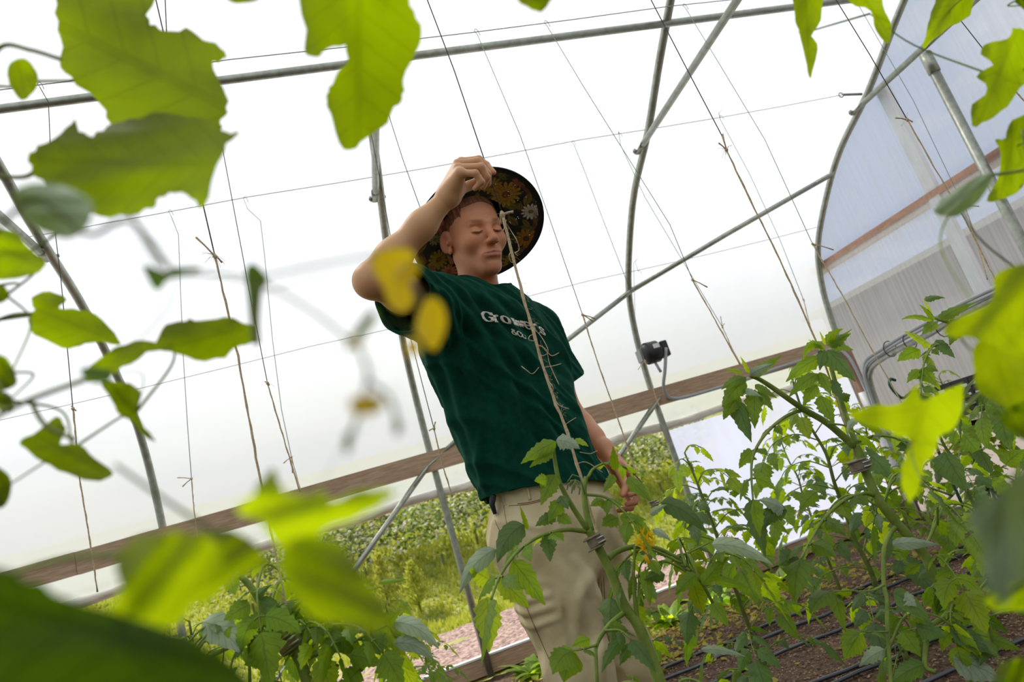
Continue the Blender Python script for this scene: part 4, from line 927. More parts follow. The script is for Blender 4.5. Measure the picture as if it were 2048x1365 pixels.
# middle plant
pm = empty('tomato_plant', (P(1330, 1480, YA).x, YA, 0)); tag(pm, 'tomato plant with yellow blossoms clipped to the string the worker holds', 'tomato plant')
g0 = P(1345, 1560, YA); base_m = [(1420, 1700), (1355, 1480), (1320, 1365), (1297, 1302), (1275, 1249), (1247, 1210), (1224, 1150), (1208, 1118), (1194, 1090), (1176, 1060)]
stem_mesh([(base_m, .0135, .0085, YA, 0), ([(1175, 1060), (1146, 1016), (1120, 967), (1110, 923), (1107, 897)], .0062, .0035, YA, -.03), ([(1182, 1062), (1172, 1021), (1168, 982), (1172, 955)], .0075, .005, YA, .02),
           ([(1217, 1118), (1234, 1104), (1268, 1094), (1312, 1097), (1352, 1116), (1381, 1140), (1403, 1165), (1428, 1212)], .0062, .0035, YA, .08),
           ([(1277, 1250), (1270, 1200), (1267, 1150), (1270, 1093)], .0048, .0028, YA, -.03), ([(1252, 1222), (1217, 1252), (1193, 1291), (1192, 1325), (1195, 1400)], .0048, .0036, YA, -.05)], pm)
tcomp(pm, [(1173, 1064), (1137, 1060), (1098, 1067), (1063, 1082), (1029, 1111), (1000, 1153), (982, 1200)], YA, 3, .075, L_MID, -.12, r=.0052, droop=.5, term=1.5)
tcomp(pm, [(1176, 955), (1187, 938), (1212, 927), (1240, 931), (1264, 945), (1285, 967)], YA, 4, .040, L_MID, .02, r=.0034, droop=.7)
tcomp(pm, [(1174, 990), (1207, 994), (1232, 1009), (1254, 1031), (1281, 1066)], YA, 2, .062, L_MID, -.06, r=.0036)
tcomp(pm, [(1352, 1116), (1390, 1100), (1422, 1084)], YA+.06, 1, .05, L_MID, 0, r=.003, term=.4)
tcomp(pm, [(1193, 1291), (1170, 1298), (1145, 1303)], YA-.03, 1, .055, L_MID, -.04, r=.003, term=1.3)
tcomp(pm, [(1210, 1262), (1240, 1262), (1262, 1280)], YA-.03, 1, .055, L_DARK, -.03, r=.003)
for b, t, w, m, kw in (((1112, 884), (1044, 926), 30, L_MID, {}), ((1106, 905), (1061, 934), 22, L_MID, {}), ((1112, 882), (1158, 902), 34, L_GREY, dict(arch=.35)), ((1150, 878), (1176, 893), 16, L_NEW, {}), ((1110, 950), (1083, 1008), 34, L_MID, dict(arch=.05)), ((1098, 960), (1070, 962), 24, L_MID, {}),
                       ((1120, 992), (1136, 1018), 22, L_DARK, {}), ((1122, 1002), (1098, 1042), 28, L_MID, dict(arch=.05)), ((1112, 1030), (1072, 1052), 24, L_DARK, {}), ((1116, 1030), (1143, 1048), 24, L_MID, {}), ((1096, 1068), (1100, 1122), 30, L_DARK, dict(arch=.03)), ((1056, 1060), (1040, 1012), 9, L_MID, dict(arch=0)),
                       ((1048, 1050), (1000, 1130), 46, L_DARK, dict(arch=.35, dep=.2)), ((992, 1100), (924, 1192), 34, L_GREY, dict(arch=.35, dep=.12)), ((1026, 1122), (1088, 1208), 46, L_MID, dict(arch=.1)), ((1000, 1160), (1056, 1214), 40, L_NEW, {}), ((978, 1160), (940, 1140), 40, L_NEW, {}), ((975, 1195), (978, 1302), 54, L_NEW, dict(arch=0, dep=.4)),
                       ((1232, 942), (1226, 895), 18, L_MID, dict(arch=0)), ((1228, 950), (1208, 984), 18, L_MID, dict(arch=0)), ((1255, 955), (1300, 1002), 30, L_MID, {}), ((1208, 1000), (1182, 1012), 20, L_MID, {}), ((1236, 1036), (1205, 1052), 30, L_MID, {}), ((1240, 1036), (1290, 1040), 26, L_MID, {}),
                       ((1322, 1006), (1400, 1082), 40, L_DARK, dict(arch=.45, dep=.2)), ((1424, 1090), (1542, 1136), 34, L_GREY, dict(arch=.30, dep=.15)), ((1300, 1030), (1332, 1010), 14, L_GREY, {}), ((1305, 1060), (1340, 1085), 16, L_GREY, dict(arch=.3)), ((1405, 1170), (1455, 1115), 26, L_MID, dict(arch=.1)),
                       ((1425, 1208), (1456, 1252), 30, L_MID, {}), ((1394, 1150), (1352, 1188), 28, L_MID, {}), ((1428, 1160), (1500, 1178), 20, L_MID, {}), ((1150, 1305), (1130, 1365), 56, L_MID, dict(arch=.25, dep=.15)), ((1145, 1300), (1108, 1316), 22, L_MID, {}), ((1180, 1280), (1146, 1292), 24, L_MID, {}), ((1218, 1250), (1255, 1262), 22, L_MID, {}),
                       ((1250, 1275), (1205, 1345), 26, L_DARK, dict(arch=.2)), ((1265, 1290), (1240, 1330), 22, L_DARK, {}), ((1402, 1300), (1488, 1314), 16, L_GREY, dict(arch=.15)), ((1300, 1120), (1320, 1150), 22, L_MID, {}), ((1292, 1140), (1300, 1210), 26, L_MID, dict(arch=.1, dep=.5)), ((1330, 1150), (1290, 1160), 24, L_DARK, {})):
    tl(pm, b, t, YA-.03, w, m, **kw)
mb = MB(); rg = random.Random(3)
for k, (x, y) in enumerate(((1284, 1068), (1292, 1078), (1278, 1084), (1302, 1086), (1288, 1096), (1299, 1070), (1293, 1090))): blossom(mb, P(x, y, YA-.03+rg.uniform(-.015, .01)), .016, -Vector(FW)+Vector((rg.uniform(-.6, .6), 0, rg.uniform(-.6, .2))), rg)
for x, y in ((1293, 1118), (1310, 1130)): mb.tube([P(x-3, y-8, YA-.03), P(x, y, YA-.03), P(x+5, y+10, YA-.03)], [.002, .0045, .003], 7)
part(mb, 'blossoms', M_PETAL, pm)
mb = MB()
for x, y in ((1142, 968), (1150, 975), (1158, 970), (1145, 982), (1160, 984), (1136, 975)): mb.tube([P(1150, 960, YA-.02), P(x, y-6, YA-.02), P(x-2, y+6, YA-.02)], [.001, .0022, .001], 6)
mb.tube([P(x, y, YA-.01) for x, y in ((1170, 990), (1160, 955), (1145, 950), (1135, 965))], .0016, 6); part(mb, 'flower_buds', M_BUD, pm)

# tall plant on the right
pr = empty('tomato_plant', (P(1975, 1480, YA).x, YA, 0)); tag(pr, 'tall tomato plant forking above a brown clip, in front of the end hoop', 'tomato plant')
stem_mesh([([(2010, 1600), (1960, 1420), (1930, 1310), (1914, 1262), (1896, 1200), (1864, 1142), (1845, 1105), (1794, 1048), (1757, 1000), (1733, 949), (1722, 917), (1710, 890)], .0125, .0095, YA, 0), ([(1708, 893), (1656, 848), (1607, 819), (1551, 780), (1520, 760), (1500, 752)], .0088, .0042, YA, -.02),
           ([(1712, 890), (1693, 836), (1671, 767), (1654, 704)], .0070, .0045, YA, .02), ([(1792, 1054), (1778, 1072), (1768, 1104), (1768, 1171), (1774, 1200), (1776, 1263), (1782, 1370), (1786, 1420)], .0050, .0038, YA, -.06), ([(1905, 1196), (1941, 1199), (1974, 1241), (1985, 1285)], .0050, .0035, YA, .02),
           ([(1941, 1199), (1985, 1150), (2028, 1096)], .0035, .0025, YA, .0), ([(1845, 1105), (1860, 1075), (1890, 1010), (1910, 985)], .0040, .0028, YA, .02), ([(1900, 1232), (1872, 1245), (1858, 1262), (1850, 1330), (1870, 1345)], .0058, .0045, YA, -.04)], pr)
tcomp(pr, [(1606, 820), (1576, 831), (1546, 853), (1521, 882), (1505, 917), (1503, 957), (1506, 1000)], YA, 3, .062, L_MID, -.08, r=.0046, droop=.6)
tcomp(pr, [(1750, 992), (1727, 988), (1687, 1002), (1647, 1040), (1620, 1083), (1602, 1118)], YA, 3, .072, L_MID, -.08, r=.0048, term=1.3)
tcomp(pr, [(1714, 884), (1742, 874), (1775, 873), (1815, 885)], YA, 2, .07, L_DARK, -.05, r=.0048)
tcomp(pr, [(1768, 1171), (1740, 1183), (1700, 1182), (1665, 1184)], YA-.04, 1, .06, L_MID, -.04, r=.003, term=1.4)
tcomp(pr, [(1775, 1265), (1745, 1265), (1722, 1264)], YA-.05, 1, .055, L_MID, -.03, r=.0028, term=1.2)
tcomp(pr, [(1905, 1230), (1940, 1238), (1990, 1230), (2048, 1215)], YA, 2, .06, L_MID, .03, r=.003)
tcomp(pr, [(1655, 848), (1690, 852), (1720, 870)], YA-.02, 1, .045, L_MID, -.02, r=.003)
for b, t, w, m, kw in (((1500, 752), (1562, 712), 22, L_MID, dict(arch=.02)), ((1500, 750), (1545, 728), 18, L_GREY, dict(arch=.1)), ((1492, 755), (1444, 778), 22, L_MID, {}), ((1490, 760), (1446, 812), 34, L_MID, {}), ((1478, 790), (1448, 838), 30, L_MID, {}), ((1473, 800), (1502, 882), 34, L_DARK, dict(arch=.1, dep=.25)), ((1478, 782), (1522, 796), 18, L_GREY, dict(arch=.3)),
                       ((1510, 780), (1510, 855), 32, L_MID, {}), ((1520, 780), (1545, 820), 26, L_MID, {}), ((1510, 770), (1552, 796), 18, L_MID, {}), ((1486, 745), (1450, 740), 12, L_NEW, {}), ((1500, 745), (1482, 715), 12, L_NEW, dict(arch=0)),
                       ((1655, 700), (1708, 762), 44, L_DARK, dict(arch=.2)), ((1650, 695), (1612, 690), 18, L_MID, dict(arch=.3)), ((1640, 690), (1606, 722), 16, L_MID, dict(arch=.45)), ((1655, 692), (1700, 668), 24, L_MID, dict(arch=.05)), ((1655, 685), (1682, 655), 16, L_MID, dict(arch=.35)), ((1650, 700), (1640, 740), 20, L_DARK, {}), ((1660, 688), (1705, 700), 24, L_MID, {}),
                       ((1652, 690), (1640, 664), 10, L_NEW, dict(arch=0)), ((1660, 690), (1672, 664), 10, L_NEW, dict(arch=0)), ((1666, 686), (1702, 660), 9, L_NEW, dict(arch=0)), ((1648, 700), (1618, 680), 12, L_NEW, dict(arch=0)), ((1640, 715), (1574, 762), 28, L_MID, {}), ((1636, 748), (1580, 792), 26, L_MID, {}), ((1634, 770), (1607, 812), 24, L_MID, {}), ((1640, 745), (1662, 790), 26, L_MID, {}),
                       ((1642, 792), (1668, 848), 34, L_MID, dict(arch=.2)), ((1664, 760), (1684, 800), 24, L_DARK, {}), ((1684, 800), (1700, 790), 20, L_DARK, {}), ((1716, 842), (1696, 872), 14, L_GREY, dict(arch=.4)),
                       ((1888, 904), (1932, 982), 58, L_DARK, dict(arch=.2, dep=.2)), ((1812, 880), (1836, 920), 40, L_DARK, dict(arch=.2)), ((1785, 1090), (1876, 1090), 26, L_GREY, dict(arch=.12, dep=.15)), ((1786, 1186), (1856, 1252), 44, L_DARK, dict(arch=.35, dep=.15)), ((1800, 1190), (1832, 1215), 34, L_GREY, dict(arch=.25)), ((1805, 1262), (1840, 1312), 40, L_MID, {}), ((1832, 1255), (1890, 1278), 40, L_DARK, dict(arch=.25)),
                       ((1724, 1265), (1690, 1318), 46, L_MID, {}), ((1668, 1180), (1690, 1262), 30, L_MID, {}), ((1900, 1266), (1995, 1320), 44, L_DARK, dict(arch=.3, dep=.2)), ((1906, 1318), (2004, 1362), 60, L_GREY, dict(arch=.15, dep=.25)), ((1902, 1164), (1958, 1160), 18, L_NEW, dict(arch=.25)), ((1850, 1330), (1782, 1366), 36, L_DARK, {}), ((1770, 1300), (1720, 1332), 26, L_GREY, dict(arch=.1)),
                       ((1600, 1120), (1560, 1128), 50, L_DARK, dict(arch=.2)), ((1570, 1020), (1520, 1000), 34, L_GREY, {}), ((1574, 1022), (1525, 1060), 34, L_DARK, dict(arch=.5)), ((1634, 984), (1600, 1020), 30, L_MID, {}), ((1640, 1042), (1690, 1060), 34, L_MID, {}), ((1505, 1000), (1530, 1110), 40, L_DARK, dict(arch=.05)), ((1680, 1000), (1700, 1040), 36, L_MID, {}), ((1980, 1180), (2030, 1110), 26, L_DARK, dict(arch=0)),
                       ((1905, 1140), (1870, 1160), 20, L_MID, {}), ((1840, 1130), (1810, 1150), 20, L_MID, {}), ((1985, 1285), (1960, 1330), 26, L_DARK, {}), ((1985, 1280), (2040, 1300), 24, L_MID, {})):
    tl(pr, b, t, YA-.03, w, m, **kw)
# plant rising at the right edge, same row
pe = empty('tomato_plant', (P(2200, 1400, YA).x, YA, 0)); tag(pe, 'tomato plant leaning in from the right edge before the grey wall base', 'tomato plant')
stem_mesh([([(2200, 1300), (2110, 820), (2040, 738), (1985, 695), (1940, 660), (1880, 640), (1862, 632)], .012, .0035, YA+.15, .1), ([(1890, 690), (1865, 690), (1850, 720), (1842, 760), (1842, 790)], .0035, .002, YA+.2, 0)], pe)
tcomp(pe, [(1895, 690), (1868, 692), (1850, 722), (1843, 765), (1842, 790)], YA+.2, 3, .055, L_MID, -.02, r=.003)
for b, t, w, m, kw in (((1866, 632), (1846, 596), 10, L_NEW, dict(arch=.3)), ((1850, 602), (1890, 596), 14, L_DARK, dict(arch=.3)), ((1866, 640), (1804, 636), 14, L_MID, dict(arch=.2)), ((1870, 640), (1840, 610), 16, L_MID, {}), ((1880, 640), (1946, 606), 22, L_MID, dict(arch=.1)), ((1875, 645), (1845, 668), 20, L_MID, {}), ((1862, 690), (1810, 664), 34, L_NEW, dict(arch=.02)), ((1872, 680), (1908, 716), 30, L_DARK, dict(arch=.2)),
                       ((1840, 700), (1796, 722), 28, L_MID, {}), ((1845, 735), (1872, 770), 36, L_MID, {}), ((1840, 740), (1815, 765), 18, L_MID, {}), ((1850, 710), (1872, 740), 22, L_NEW, {}), ((1900, 640), (1935, 660), 22, L_DARK, {}), ((1920, 655), (1900, 690), 22, L_MID, {}), ((1960, 650), (1990, 690), 30, L_MID, {}), ((2000, 830), (2020, 900), 44, L_DARK, {}), ((1960, 900), (1985, 950), 40, L_DARK, {}), ((2010, 930), (2048, 900), 34, L_MID, {}), ((1985, 960), (2040, 1000), 40, L_MID, {}), ((1950, 850), (1975, 890), 40, L_MID, {})):
    tl(pe, b, t, YA+.2, w, m, **kw)
# left plant
pl_ = empty('tomato_plant', (P(690, 1560, YA).x, YA, 0)); tag(pl_, 'tomato plant with a weathered clip at the bottom left, beyond the blurred leaves', 'tomato plant')
stem_mesh([([(740, 1700), (660, 1480), (620, 1380), (601, 1325), (579, 1290), (562, 1266), (533, 1229), (509, 1186), (487, 1159), (460, 1146), (428, 1142)], .0125, .004, YA, 0), ([(606, 1322), (631, 1308), (660, 1301), (689, 1303), (708, 1320), (726, 1342)], .0058, .0038, YA, -.03), ([(689, 1302), (711, 1283), (775, 1251)], .0034, .002, YA, -.02),
           ([(555, 1276), (521, 1273), (482, 1283), (448, 1300), (418, 1315)], .0058, .0035, YA, -.04), ([(500, 1370), (496, 1250), (492, 1200)], .003, .002, YA, 0)], pl_)
for b, t, w, m, kw in (((405, 1244), (478, 1318), 56, L_GREY, dict(arch=.35, dep=.15)), ((690, 1262), (734, 1266), 18, L_GREY, dict(arch=.2)), ((786, 1246), (868, 1316), 34, L_GREY, dict(arch=.45, dep=.12)), ((788, 1288), (865, 1338), 28, L_GREY, dict(arch=.45, dep=.12)), ((690, 1270), (640, 1310), 40, L_MID, {}), ((740, 1262), (760, 1310), 44, L_MID, {}), ((770, 1250), (800, 1220), 20, L_MID, dict(arch=0)),
                       ((500, 1210), (450, 1240), 40, L_MID, {}), ((512, 1200), (540, 1170), 16, L_DARK, dict(arch=.2)), ((520, 1200), (560, 1215), 22, L_DARK, {}), ((530, 1230), (490, 1260), 34, L_MID, {}), ((480, 1150), (500, 1120), 22, L_MID, {}), ((455, 1146), (470, 1190), 30, L_MID, {}), ((430, 1142), (410, 1180), 40, L_MID, {}), ((720, 1340), (690, 1370), 44, L_MID, {}), ((700, 1310), (760, 1330), 40, L_MID, {}),
                       ((540, 1310), (490, 1330), 40, L_MID, {}), ((760, 1165), (812, 1160), 12, L_MID, dict(arch=.0)), ((712, 1190), (760, 1175), 14, L_NEW, {})):
    tl(pl_, b, t, YA-.03, w, m, **kw)
mb = MB(); rg = random.Random(9)
for x, y in ((535, 1305), (548, 1315), (540, 1318)): blossom(mb, P(x, y, YA-.04), .018, -Vector(FW)+Vector((rg.uniform(-.5, .5), 0, rg.uniform(-.5, .2))), rg)
part(mb, 'blossoms', M_PETAL, pl_)

def fill(parent, segs, n, size, seed, mats=(L_MID, L_MID, L_NEW, L_DARK)):
    rg = random.Random(seed)
    for k in range(n):
        (x0, y0), (x1, y1) = rg.choice(segs); t = rg.random(); x = x0+(x1-x0)*t; y = y0+(y1-y0)*t; a = P(x, y, YA+.01); an = rg.uniform(0, 6.28); d = Vector((math.cos(an), .55*math.sin(an)+.15, 0)); L_ = rg.uniform(.14, .24)
        compound([a, a+d*L_*.4+Vector((0, 0, .05)), a+d*L_*.8+Vector((0, 0, .03)), a+d*L_+Vector((0, 0, -.02))], rg.choice((2, 3)), size*rg.uniform(.8, 1.2), m=rg.choice(mats), parent=parent, rng=rg, droop=.8, r=.0032)
fill(pl_, [((601, 1325), (660, 1480)), ((601, 1325), (562, 1266)), ((606, 1322), (726, 1342)), ((555, 1276), (418, 1315)), ((562, 1266), (487, 1159)), ((418, 1315), (360, 1360)), ((500, 1370), (496, 1250))], 30, .062, 61)
fill(pm, [((1320, 1365), (1355, 1480)), ((1403, 1165), (1428, 1212)), ((1352, 1116), (1403, 1165)), ((1320, 1365), (1340, 1420))], 9, .06, 62)
fill(pr, [((1960, 1420), (1914, 1262)), ((1776, 1263), (1782, 1370)), ((1905, 1196), (1985, 1285)), ((1864, 1142), (1896, 1200)), ((1757, 1000), (1794, 1048)), ((1845, 1105), (1910, 985))], 18, .06, 63)
fill(pe, [((2110, 820), (2200, 1300)), ((2040, 738), (2110, 820))], 12, .065, 64)
# ---- the two rows behind: a few plants built with their leaves, then copied
def make_row_plant(seed, H, dens, name='tomato_plant'):
    rg = random.Random(seed); root = empty(name, (0, 0, 0)); mb = MB(); lean = rg.uniform(-.06, .06); ax = [Vector((lean*math.sin(i/10*2.4)+rg.uniform(-.006, .006), rg.uniform(-.012, .012), H*i/10)) for i in range(11)]
    q = spline(ax, 4); mb.tube(q, [.0105*(1-.65*i/(len(q)-1)) for i in range(len(q))], 8); part(mb, 'stem', M_STEMD, root)
    n = int(H/dens); an = rg.uniform(0, 6.28)
    for i in range(n):
        z = .16*H+(.84*H)*i/(n-1); an += 2.4+rg.uniform(-.4, .4); k = min(len(q)-1, int(z/H*(len(q)-1))); p = q[k]; top = z/H; ln = (.26-.15*max(0, top-.6)/.4)*rg.uniform(.75, 1.15); d = Vector((math.cos(an), math.sin(an)*.8, 0))
        rise = .35+.5*top; path = [p, p+d*ln*.35+Vector((0, 0, ln*.28*rise)), p+d*ln*.75+Vector((0, 0, ln*.22*rise)), p+d*ln+Vector((0, 0, -ln*.12*(1-.7*top)))]
        compound(path, 3 if top < .9 else 2, (.092-.035*max(0, top-.7)/.3)*rg.uniform(.85, 1.1), m=(L_NEW if top > .82 else (L_MID if rg.random() < .68 else L_DARK)), parent=root, rng=rg, droop=.7, r=.0028)
    mb = MB()
    for i in range(3):
        z = H*rg.uniform(.45, .92); k = min(len(q)-1, int(z/H*(len(q)-1))); p = q[k]; a = rg.uniform(0, 6.28); e = p+Vector((math.cos(a), math.sin(a), .1))*.07
        for _ in range(3): c = e+Vector((rg.uniform(-1, 1), rg.uniform(-1, 1), rg.uniform(-1, 1)))*.018; mb.tube([p, (p+c)/2+Vector((0, 0, .015)), c], .0009, 4); blossom(mb, c, .010, (math.cos(a), math.sin(a), -.7), rg)
    part(mb, 'blossoms', M_PETAL, root)
    return root
def copy_tree(o, loc, rz, sc):
    c = o.copy(); COL.objects.link(c); c.location = loc; c.rotation_euler = (0, 0, rz); c.scale = (sc, sc, sc)
    for ch in o.children:
        d = ch.copy(); COL.objects.link(d); d.parent = c
    return c
protos = [make_row_plant(11, 1.05, .042), make_row_plant(12, 1.0, .041), make_row_plant(13, .95, .042)]
used = [False]*3
def put(x, y, rz, sc, i, label, group):
    global used
    if not used[i]: o = protos[i]; used[i] = True; o.location = (x, y, -.02); o.rotation_euler = (0, 0, rz); o.scale = (sc, sc, sc)
    else: o = copy_tree(protos[i], (x, y, -.02), rz, sc)
    tag(o, label, 'tomato plant', group); return o
ordn = ['first', 'second', 'third', 'fourth', 'fifth', 'sixth', 'seventh', 'eighth', 'ninth', 'tenth', 'eleventh', 'twelfth', 'thirteenth']
rg = random.Random(77)
xs = [3.55, 2.95, 2.36, 1.78, 1.20, .62, -.02, -.62, -1.22, -1.8]
hs = [1.0, 1.02, 1.05, 1.08, 1.0, .70, .78, .96, 1.0, 1.0]
for i, (x, h) in enumerate(zip(xs, hs)): put(x, W1+rg.uniform(-.03, .03), rg.uniform(0, 6.28), h*rg.uniform(.97, 1.03), i % 3, '%s tomato plant from the end wall in the middle row behind the worker' % ordn[i].capitalize(), 'middle row of tomato plants')
xs = [3.5, 2.92, 2.3, 1.75, 1.15, .1, -.55, -1.2, -1.85, -2.5]
hs = [.92, .95, .95, .95, .84, .62, .66, .80, .85, .85]
for i, (x, h) in enumerate(zip(xs, hs)): put(x, W2+rg.uniform(-.04, .04), rg.uniform(0, 6.28), h*rg.uniform(.95, 1.05), (i+1) % 3, '%s tomato plant from the end wall in the row beside the side opening' % ordn[i].capitalize(), 'far row of tomato plants')

# ---- drip lines and litter on the beds
for i, (y, lab) in enumerate(((2.26, 'black drip line nearest the camera on the dark soil'), (2.57, 'black drip line right at the stems of the middle row'), (2.66, 'black drip line just beyond the middle row'), (3.12, 'black drip line crossing the bare soil between rows'), (3.42, 'black drip line before the far row'), (3.60, 'black drip line behind the far row'), (1.98, 'black drip line low in the bottom right corner'))):
    mb = MB(); mb.tube([Vector((XL+(XE-.1-XL)*k/80, y+.02*math.sin(k*.5+i)+.008*math.sin(k*1.9), .012+soil_h(XL+(XE-.1-XL)*k/80, y)+.002)) for k in range(81)], .0085, 8); tag(mb.build('drip_line', M_DRIP), lab, 'drip line', 'drip lines')
mb = MB(); rg = random.Random(21)
for k in range(1500):
    cx_, cy_, sp_ = rg.choice(((2.1, 4.15, .22), (2.1, 4.15, .3), (1.25, 3.75, .16), (1.3, 4.3, .25), (2.7, 3.7, .22), (1.7, 3.95, .25), (3.2, 4.3, .3), (.9, 4.2, .3), (2.0, 3.2, .9)))
    x = rg.gauss(cx_, sp_*1.5); y = rg.gauss(cy_, sp_*.6); z = soil_h(x, y)+.012
    if y > 4.75 or y < 2.0 or (sp_ > .8 and rg.random() < .5): continue
    a = rg.uniform(0, 6.28); leaflet(mb, (x, y, z), (math.cos(a), math.sin(a), .15), (rg.uniform(-.5, .5), rg.uniform(-.5, .5), 1), rg.uniform(.02, .07), rg.uniform(.008, .03), rg.uniform(-.4, .5), 3, .5, rg.uniform(-.9, .9), rg.uniform(-.5, .5), rg, 5)
o = mb.build('leaf_litter', L_YEL); tag(o, 'yellowed fallen leaves lying on the soil between the far rows', 'fallen leaves', kind='stuff')
mb = MB()
for k in range(26000):
    x = rg.uniform(.9, 4.0); y = rg.uniform(1.7, 4.7); s = rg.uniform(.002, .0075); z = soil_h(x, y)+s*.3; a = rg.uniform(0, 6.28); r_ = [s*rg.uniform(.6, 1.2) for _ in range(4)]
    mb.add([(x+math.cos(a+j*1.57)*r_[j], y+math.sin(a+j*1.57)*r_[j], z) for j in range(4)]+[(x, y, z+s*.7)], [(0, 1, 4), (1, 2, 4), (2, 3, 4), (3, 0, 4)])
M_CRUMB = mat('soil_crumbs', (.045, .022, .012), .95, col2=(.42, .27, .17), nscale=40)
o = mb.build('soil_crumbs', M_CRUMB, smooth=False); tag(o, 'loose crumbs and chips strewn over the dark bed soil', 'soil', kind='stuff')
# bright leafy clumps by the ground board
def leafy_clump(x, y, z, r, h, n, m, label, seed, nm='leafy_clump', cat='leafy plant', grp=None):
    rg = random.Random(seed); root = empty(nm, (x, y, z)); mb = MB()
    for k in range(n):
        a = rg.uniform(0, 6.28); e = rg.uniform(.3, 1.3); d = Vector((math.cos(a), math.sin(a), e)); leaflet(mb, Vector((x, y, z))+Vector((math.cos(a), math.sin(a), 0))*r*.2*rg.random(), d, (0, 0, 1), h*rg.uniform(.6, 1.1), h*.35, .6, 4, .25, rg.uniform(-.3, .5), 0, rg, 9)
    part(mb, 'leaves', m, root); mb = MB(); mb.tube([(x, y, z-.01), (x, y, z+h*.25)], .008, 6); part(mb, 'stalk', M_STEM, root); tag(root, label, cat, grp)
for i, (px_c, py_c, lb) in enumerate(((1045, 1275, 'bright leafy clump low behind the trouser leg'), (1085, 1240, 'bright leafy clump between the trouser leg and the ground board'), (1330, 1215, 'yellow green clump at the ground board right of the trousers'), (1540, 1105, 'yellow green clump where the low film meets the ground board'), (1420, 1185, 'small bright clump on the soil edge below the low film'), (760, 1330, 'leafy clump at the bottom edge left of the worker'))):
    c = P(px_c, py_c, 4.45); leafy_clump(c.x, 4.45, -.02, .12, .22, 34, L_NEW, lb, 200+i)

# ================================================================ fittings
# blower with its box and cable
bx = P(1302, 706, 4.62); root = empty('inflation_blower', tuple(bx)); tag(root, 'round black blower with a silver label bolted to the hoop', 'blower')
ex = Vector((1, 0, 0)); 
mb = MB(); mb.tube([bx-ex*.07, bx-ex*.055, bx-ex*.02, bx+ex*.05, bx+ex*.075], [.045, .070, .082, .082, .055], 24); part(mb, 'fan_housing', M_BLACK, root)
mb = MB(); mb.tube([bx+ex*(-.04), bx+ex*(-.01)], [.0835, .0840], 24, cap=False); part(mb, 'housing_ring', M_BLACK, root)
mb = MB(); mb.box(bx+Vector((.018, -.083, .028)), (.050, .006, .034)); part(mb, 'silver_label', M_SILVER, root, False)
mb = MB(); mb.box(bx+ex*.105, (.055, .09, .12)); mb.box(bx+ex*.075, (.02, .05, .05)); o = part(mb, 'terminal_box', M_BLACK, root, False); b_ = o.modifiers.new('b', 'BEVEL'); b_.width = .006
mb = MB(); mb.box(bx-ex*.075+Vector((0, .03, 0)), (.03, .08, .09)); part(mb, 'mount_bracket', M_WIRE, root, False)
mb = MB(); mb.tube([bx+Vector((.0, -.01, -.08)), bx+Vector((.01, -.01, -.13)), bx+Vector((.02, -.005, -.16))], .011, 8); part(mb, 'outlet_spout', M_GREYPIPE, root)
cab = [bx+Vector((.105, -.05, .0)), P(1330, 740, 4.60), P(1327, 770, 4.65), P(1333, 790, 4.72), P(1345, 797, 4.765), P(1370, 795, 4.765), P(1440, 775, 4.765), P(1500, 757, 4.765), P(1560, 735, 4.765), P(1620, 716, 4.765), Vector((XE-.14, 4.76, 1.40)), Vector((XE-.10, 4.70, 1.34)), Vector((XE-.09, 4.66, 1.10)), Vector((XE-.09, 4.64, .1))]
mb = MB(); mb.tube(spline(cab, 6), .013, 8); o = mb.build('power_conduit', M_GREYPIPE); tag(o, 'grey flexible conduit hanging from the blower and running along the hip board', 'conduit')
for nm, dz, r_, m_, lb in (('wall_pipe', 0, .024, M_GALV, 'pale steel pipe fixed low along the polycarbonate end wall'), ('wall_hose', .055, .014, M_GREYPIPE, 'grey hose tied above the steel pipe on the end wall'), ('wall_hose', .030, .012, M_GREYPIPE, 'thinner grey hose looping beside the steel pipe on the end wall')):
    k = .03 if m_ is M_GREYPIPE else 0; q = [Vector((XE-.09-k, 4.62, .35)), Vector((XE-.09-k, 4.60, .95)), Vector((XE-.09-k, 4.52, 1.14+dz)), Vector((XE-.08-k, 4.3, 1.20+dz)), Vector((XE-.08-k, 3.9, 1.23+dz+k*.6)), Vector((XE-.08-k, 3.2, 1.29+dz)), Vector((XE-.08-k, 1.0, 1.30+dz))]
    mb = MB(); mb.tube(spline(q, 7), r_, 10); tag(mb.build(nm, m_), lb, 'pipe')
for y_, w_ in ((4.25, 'nearest the corner post'), (4.05, 'between the other two'), (3.75, 'nearest the crate')): mb = MB(); mb.tube([Vector((XE-.09, y_, 1.235))+Vector((math.cos(t)*.055, 0, .0+math.sin(t)*.06)) for t in np.linspace(0, 2*math.pi, 14)], .004, 5); tag(mb.build('cable_tie', M_BLACK), 'black tie round the end wall hoses, '+w_, 'tie', 'black ties on the wall pipe')
# bench and black crate
root = empty('bench', (3.55, 3.2, 0)); tag(root, 'potting bench with black crossed legs by the end wall', 'bench'); mb = MB(); mb.box((3.6, 2.6, .67), (.5, 2.1, .03)); part(mb, 'bench_top', M_PALEWOOD, root, False)
for ya, yb in ((3.55, 3.35), (3.35, 3.55), (1.9, 1.7), (1.7, 1.9)): mb = MB(); mb.tube([(3.42, ya, .655), (3.42, yb, .0)], .014, 8); part(mb, 'leg', M_BLACK, root)
root = empty('crate', (3.6, 3.35, .69)); tag(root, 'black slatted plastic crate standing on the bench', 'crate'); mb = MB()
cx, cy, cz, sx, sy, sz = 3.6, 3.28, .69, .34, .5, .2
for k in range(4): z_ = cz+.02+k*.055; mb.box((cx-sx/2, cy, z_), (.012, sy, .030)); mb.box((cx+sx/2, cy, z_), (.012, sy, .030)); mb.box((cx, cy-sy/2, z_), (sx, .012, .030)); mb.box((cx, cy+sy/2, z_), (sx, .012, .030))
